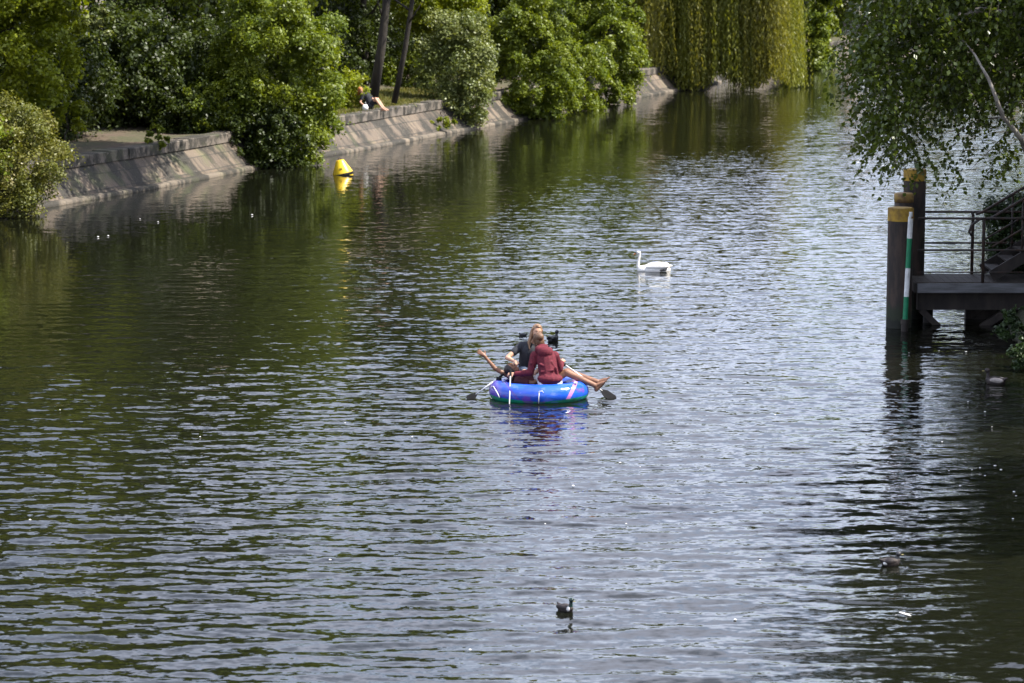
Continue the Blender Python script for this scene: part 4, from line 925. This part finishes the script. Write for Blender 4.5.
# floating feather and fluff
fe = empty('feather', 'white feather floating below the lower right mallard', 'feather', G(905,615,.012))
m = MB(); m.ell((0,0,.012), (.075,.03,.012), Matrix.Rotation(.3,3,'Y')); m.build('vane', M_wht, fe, True); MB().tube([(-.11,0,-.0),(.08,0,.02)], .003, 5).build('quill', M_wht, fe)
fm = MB(); fm.ell((0,0,.004), (.02,.02,.01), None, 8, 5); fme = fm.mesh('seed_fluff'); fme.materials.append(M_wht)
spots = [(980,468),(972,470),(995,466),(985,476),(1001,470),(1016,496),(1014,492),(949,471),(921,488),(888,462),(942,442),(992,427),(917,498),(860,486),(1013,519),(960,486),(966,352),(939,351),(909,353),(985,412),(968,402),(700,470),(545,524),(626,524),(345,423),(252,215),(158,222),(108,236),(98,237),(140,219),(620,463),(573,486),(640,467),(200,437),(412,437),(690,357),(775,415),(30,520),(60,410),(330,560),(760,560),(735,620),(470,650)]
for k, (a_, b_) in enumerate(spots):
    o = bpy.data.objects.new('seed_fluff', fme); link(o); o.location = G(a_, b_, .012); sc_ = rnd.uniform(.6,1.1)*(1.0 if b_ > 250 else 1.5); o.scale = (sc_,)*3
    tag(o, 'tiny white tuft of seed fluff floating on the canal', 'seed fluff', 'white seed fluff scattered on the water')

# ------------------------------------------------------------------ water mesh, last (needs the wakes)
Zw = np.where(gx > 5, 0, Zw)
wme = np_mesh('water', np.stack([X, Y, Zw], -1).reshape(-1,3), Qw, True)
a = wme.attributes.new('calm', 'FLOAT', 'POINT'); a.data.foreach_set('value', ((.16+.84*calm)*(.8+.4*patch)).astype(np.float32).ravel())
mesh_obj('water', wme, M_water, kind='structure')

# ------------------------------------------------------------------ sun, sky, camera
SUN_EL, SUN_AZ = rad(52), rad(96)     # azimuth measured from +Y towards +X
w = bpy.data.worlds.new('World'); sc.world = w; w.use_nodes = True; nt = w.node_tree
sky = nt.nodes.new('ShaderNodeTexSky'); sky.sky_type = 'NISHITA'; sky.sun_disc = False; sky.sun_elevation = SUN_EL; sky.sun_rotation = SUN_AZ; sky.air_density = 1.0; sky.dust_density = 1.2
bgn = nt.nodes['Background']; 
tcw = nt.nodes.new('ShaderNodeTexCoord'); sx_ = nt.nodes.new('ShaderNodeSeparateXYZ'); nt.links.new(tcw.outputs['Generated'], sx_.inputs[0])
def wm(op, a, b):
    n = nt.nodes.new('ShaderNodeMath'); n.operation = op
    for i, v in enumerate((a, b)):
        if isinstance(v, (int, float)): n.inputs[i].default_value = v
        else: nt.links.new(v, n.inputs[i])
    return n.outputs[0]
zz = wm('ADD', wm('MAXIMUM', sx_.outputs[2], 0.0), .12)
cbw = nt.nodes.new('ShaderNodeCombineXYZ'); nt.links.new(wm('DIVIDE', sx_.outputs[0], zz), cbw.inputs[0]); nt.links.new(wm('DIVIDE', sx_.outputs[1], zz), cbw.inputs[1])
nz = nt.nodes.new('ShaderNodeTexNoise'); nz.inputs['Scale'].default_value = .9; nz.inputs['Detail'].default_value = 6; nz.inputs['Roughness'].default_value = .58; nt.links.new(cbw.outputs[0], nz.inputs['Vector'])
mr = nt.nodes.new('ShaderNodeMapRange'); mr.interpolation_type = 'SMOOTHSTEP'; nt.links.new(nz.outputs[0], mr.inputs[0])
mr.inputs[1].default_value = .36; mr.inputs[2].default_value = .62; mr.inputs[3].default_value = .12; mr.inputs[4].default_value = .9
mxw = nt.nodes.new('ShaderNodeMix'); mxw.data_type = 'RGBA'; nt.links.new(mr.outputs[0], mxw.inputs[0]); nt.links.new(sky.outputs[0], mxw.inputs[6]); mxw.inputs[7].default_value = (7.4,7.75,9.6,1)
nt.links.new(mxw.outputs[2], bgn.inputs[0]); bgn.inputs[1].default_value = .125
sd = bpy.data.lights.new('Sun', 'SUN'); sd.energy = 5.0; sd.angle = rad(.5); sd.color = (1,.95,.86); so = bpy.data.objects.new('sun', sd); C.objects.link(so)
dv = Vector((math.sin(SUN_AZ)*math.cos(SUN_EL), math.cos(SUN_AZ)*math.cos(SUN_EL), math.sin(SUN_EL))); so.rotation_euler = (-dv).to_track_quat('-Z','Y').to_euler(); so.location = dv*60+Vector((0,60,0))
cam = bpy.data.cameras.new('Camera'); cam.sensor_width = 36; cam.lens = F/1024*36; cam.clip_end = 3000; cam.clip_start = .5
cam.dof.use_dof = True; cam.dof.focus_distance = 46.8; cam.dof.aperture_fstop = 3.2
co = bpy.data.objects.new('camera', cam); C.objects.link(co); co.location = (0,0,H); co.rotation_euler = (math.pi/2-PITCH, 0, 0); sc.camera = co
sc.view_settings.view_transform = 'Standard'; sc.view_settings.look = 'None'; sc.view_settings.gamma = 1; sc.view_settings.exposure = 1.25
sc.cycles.use_denoising = True; sc.cycles.max_bounces = 6; sc.cycles.caustics_reflective = False; sc.cycles.caustics_refractive = False
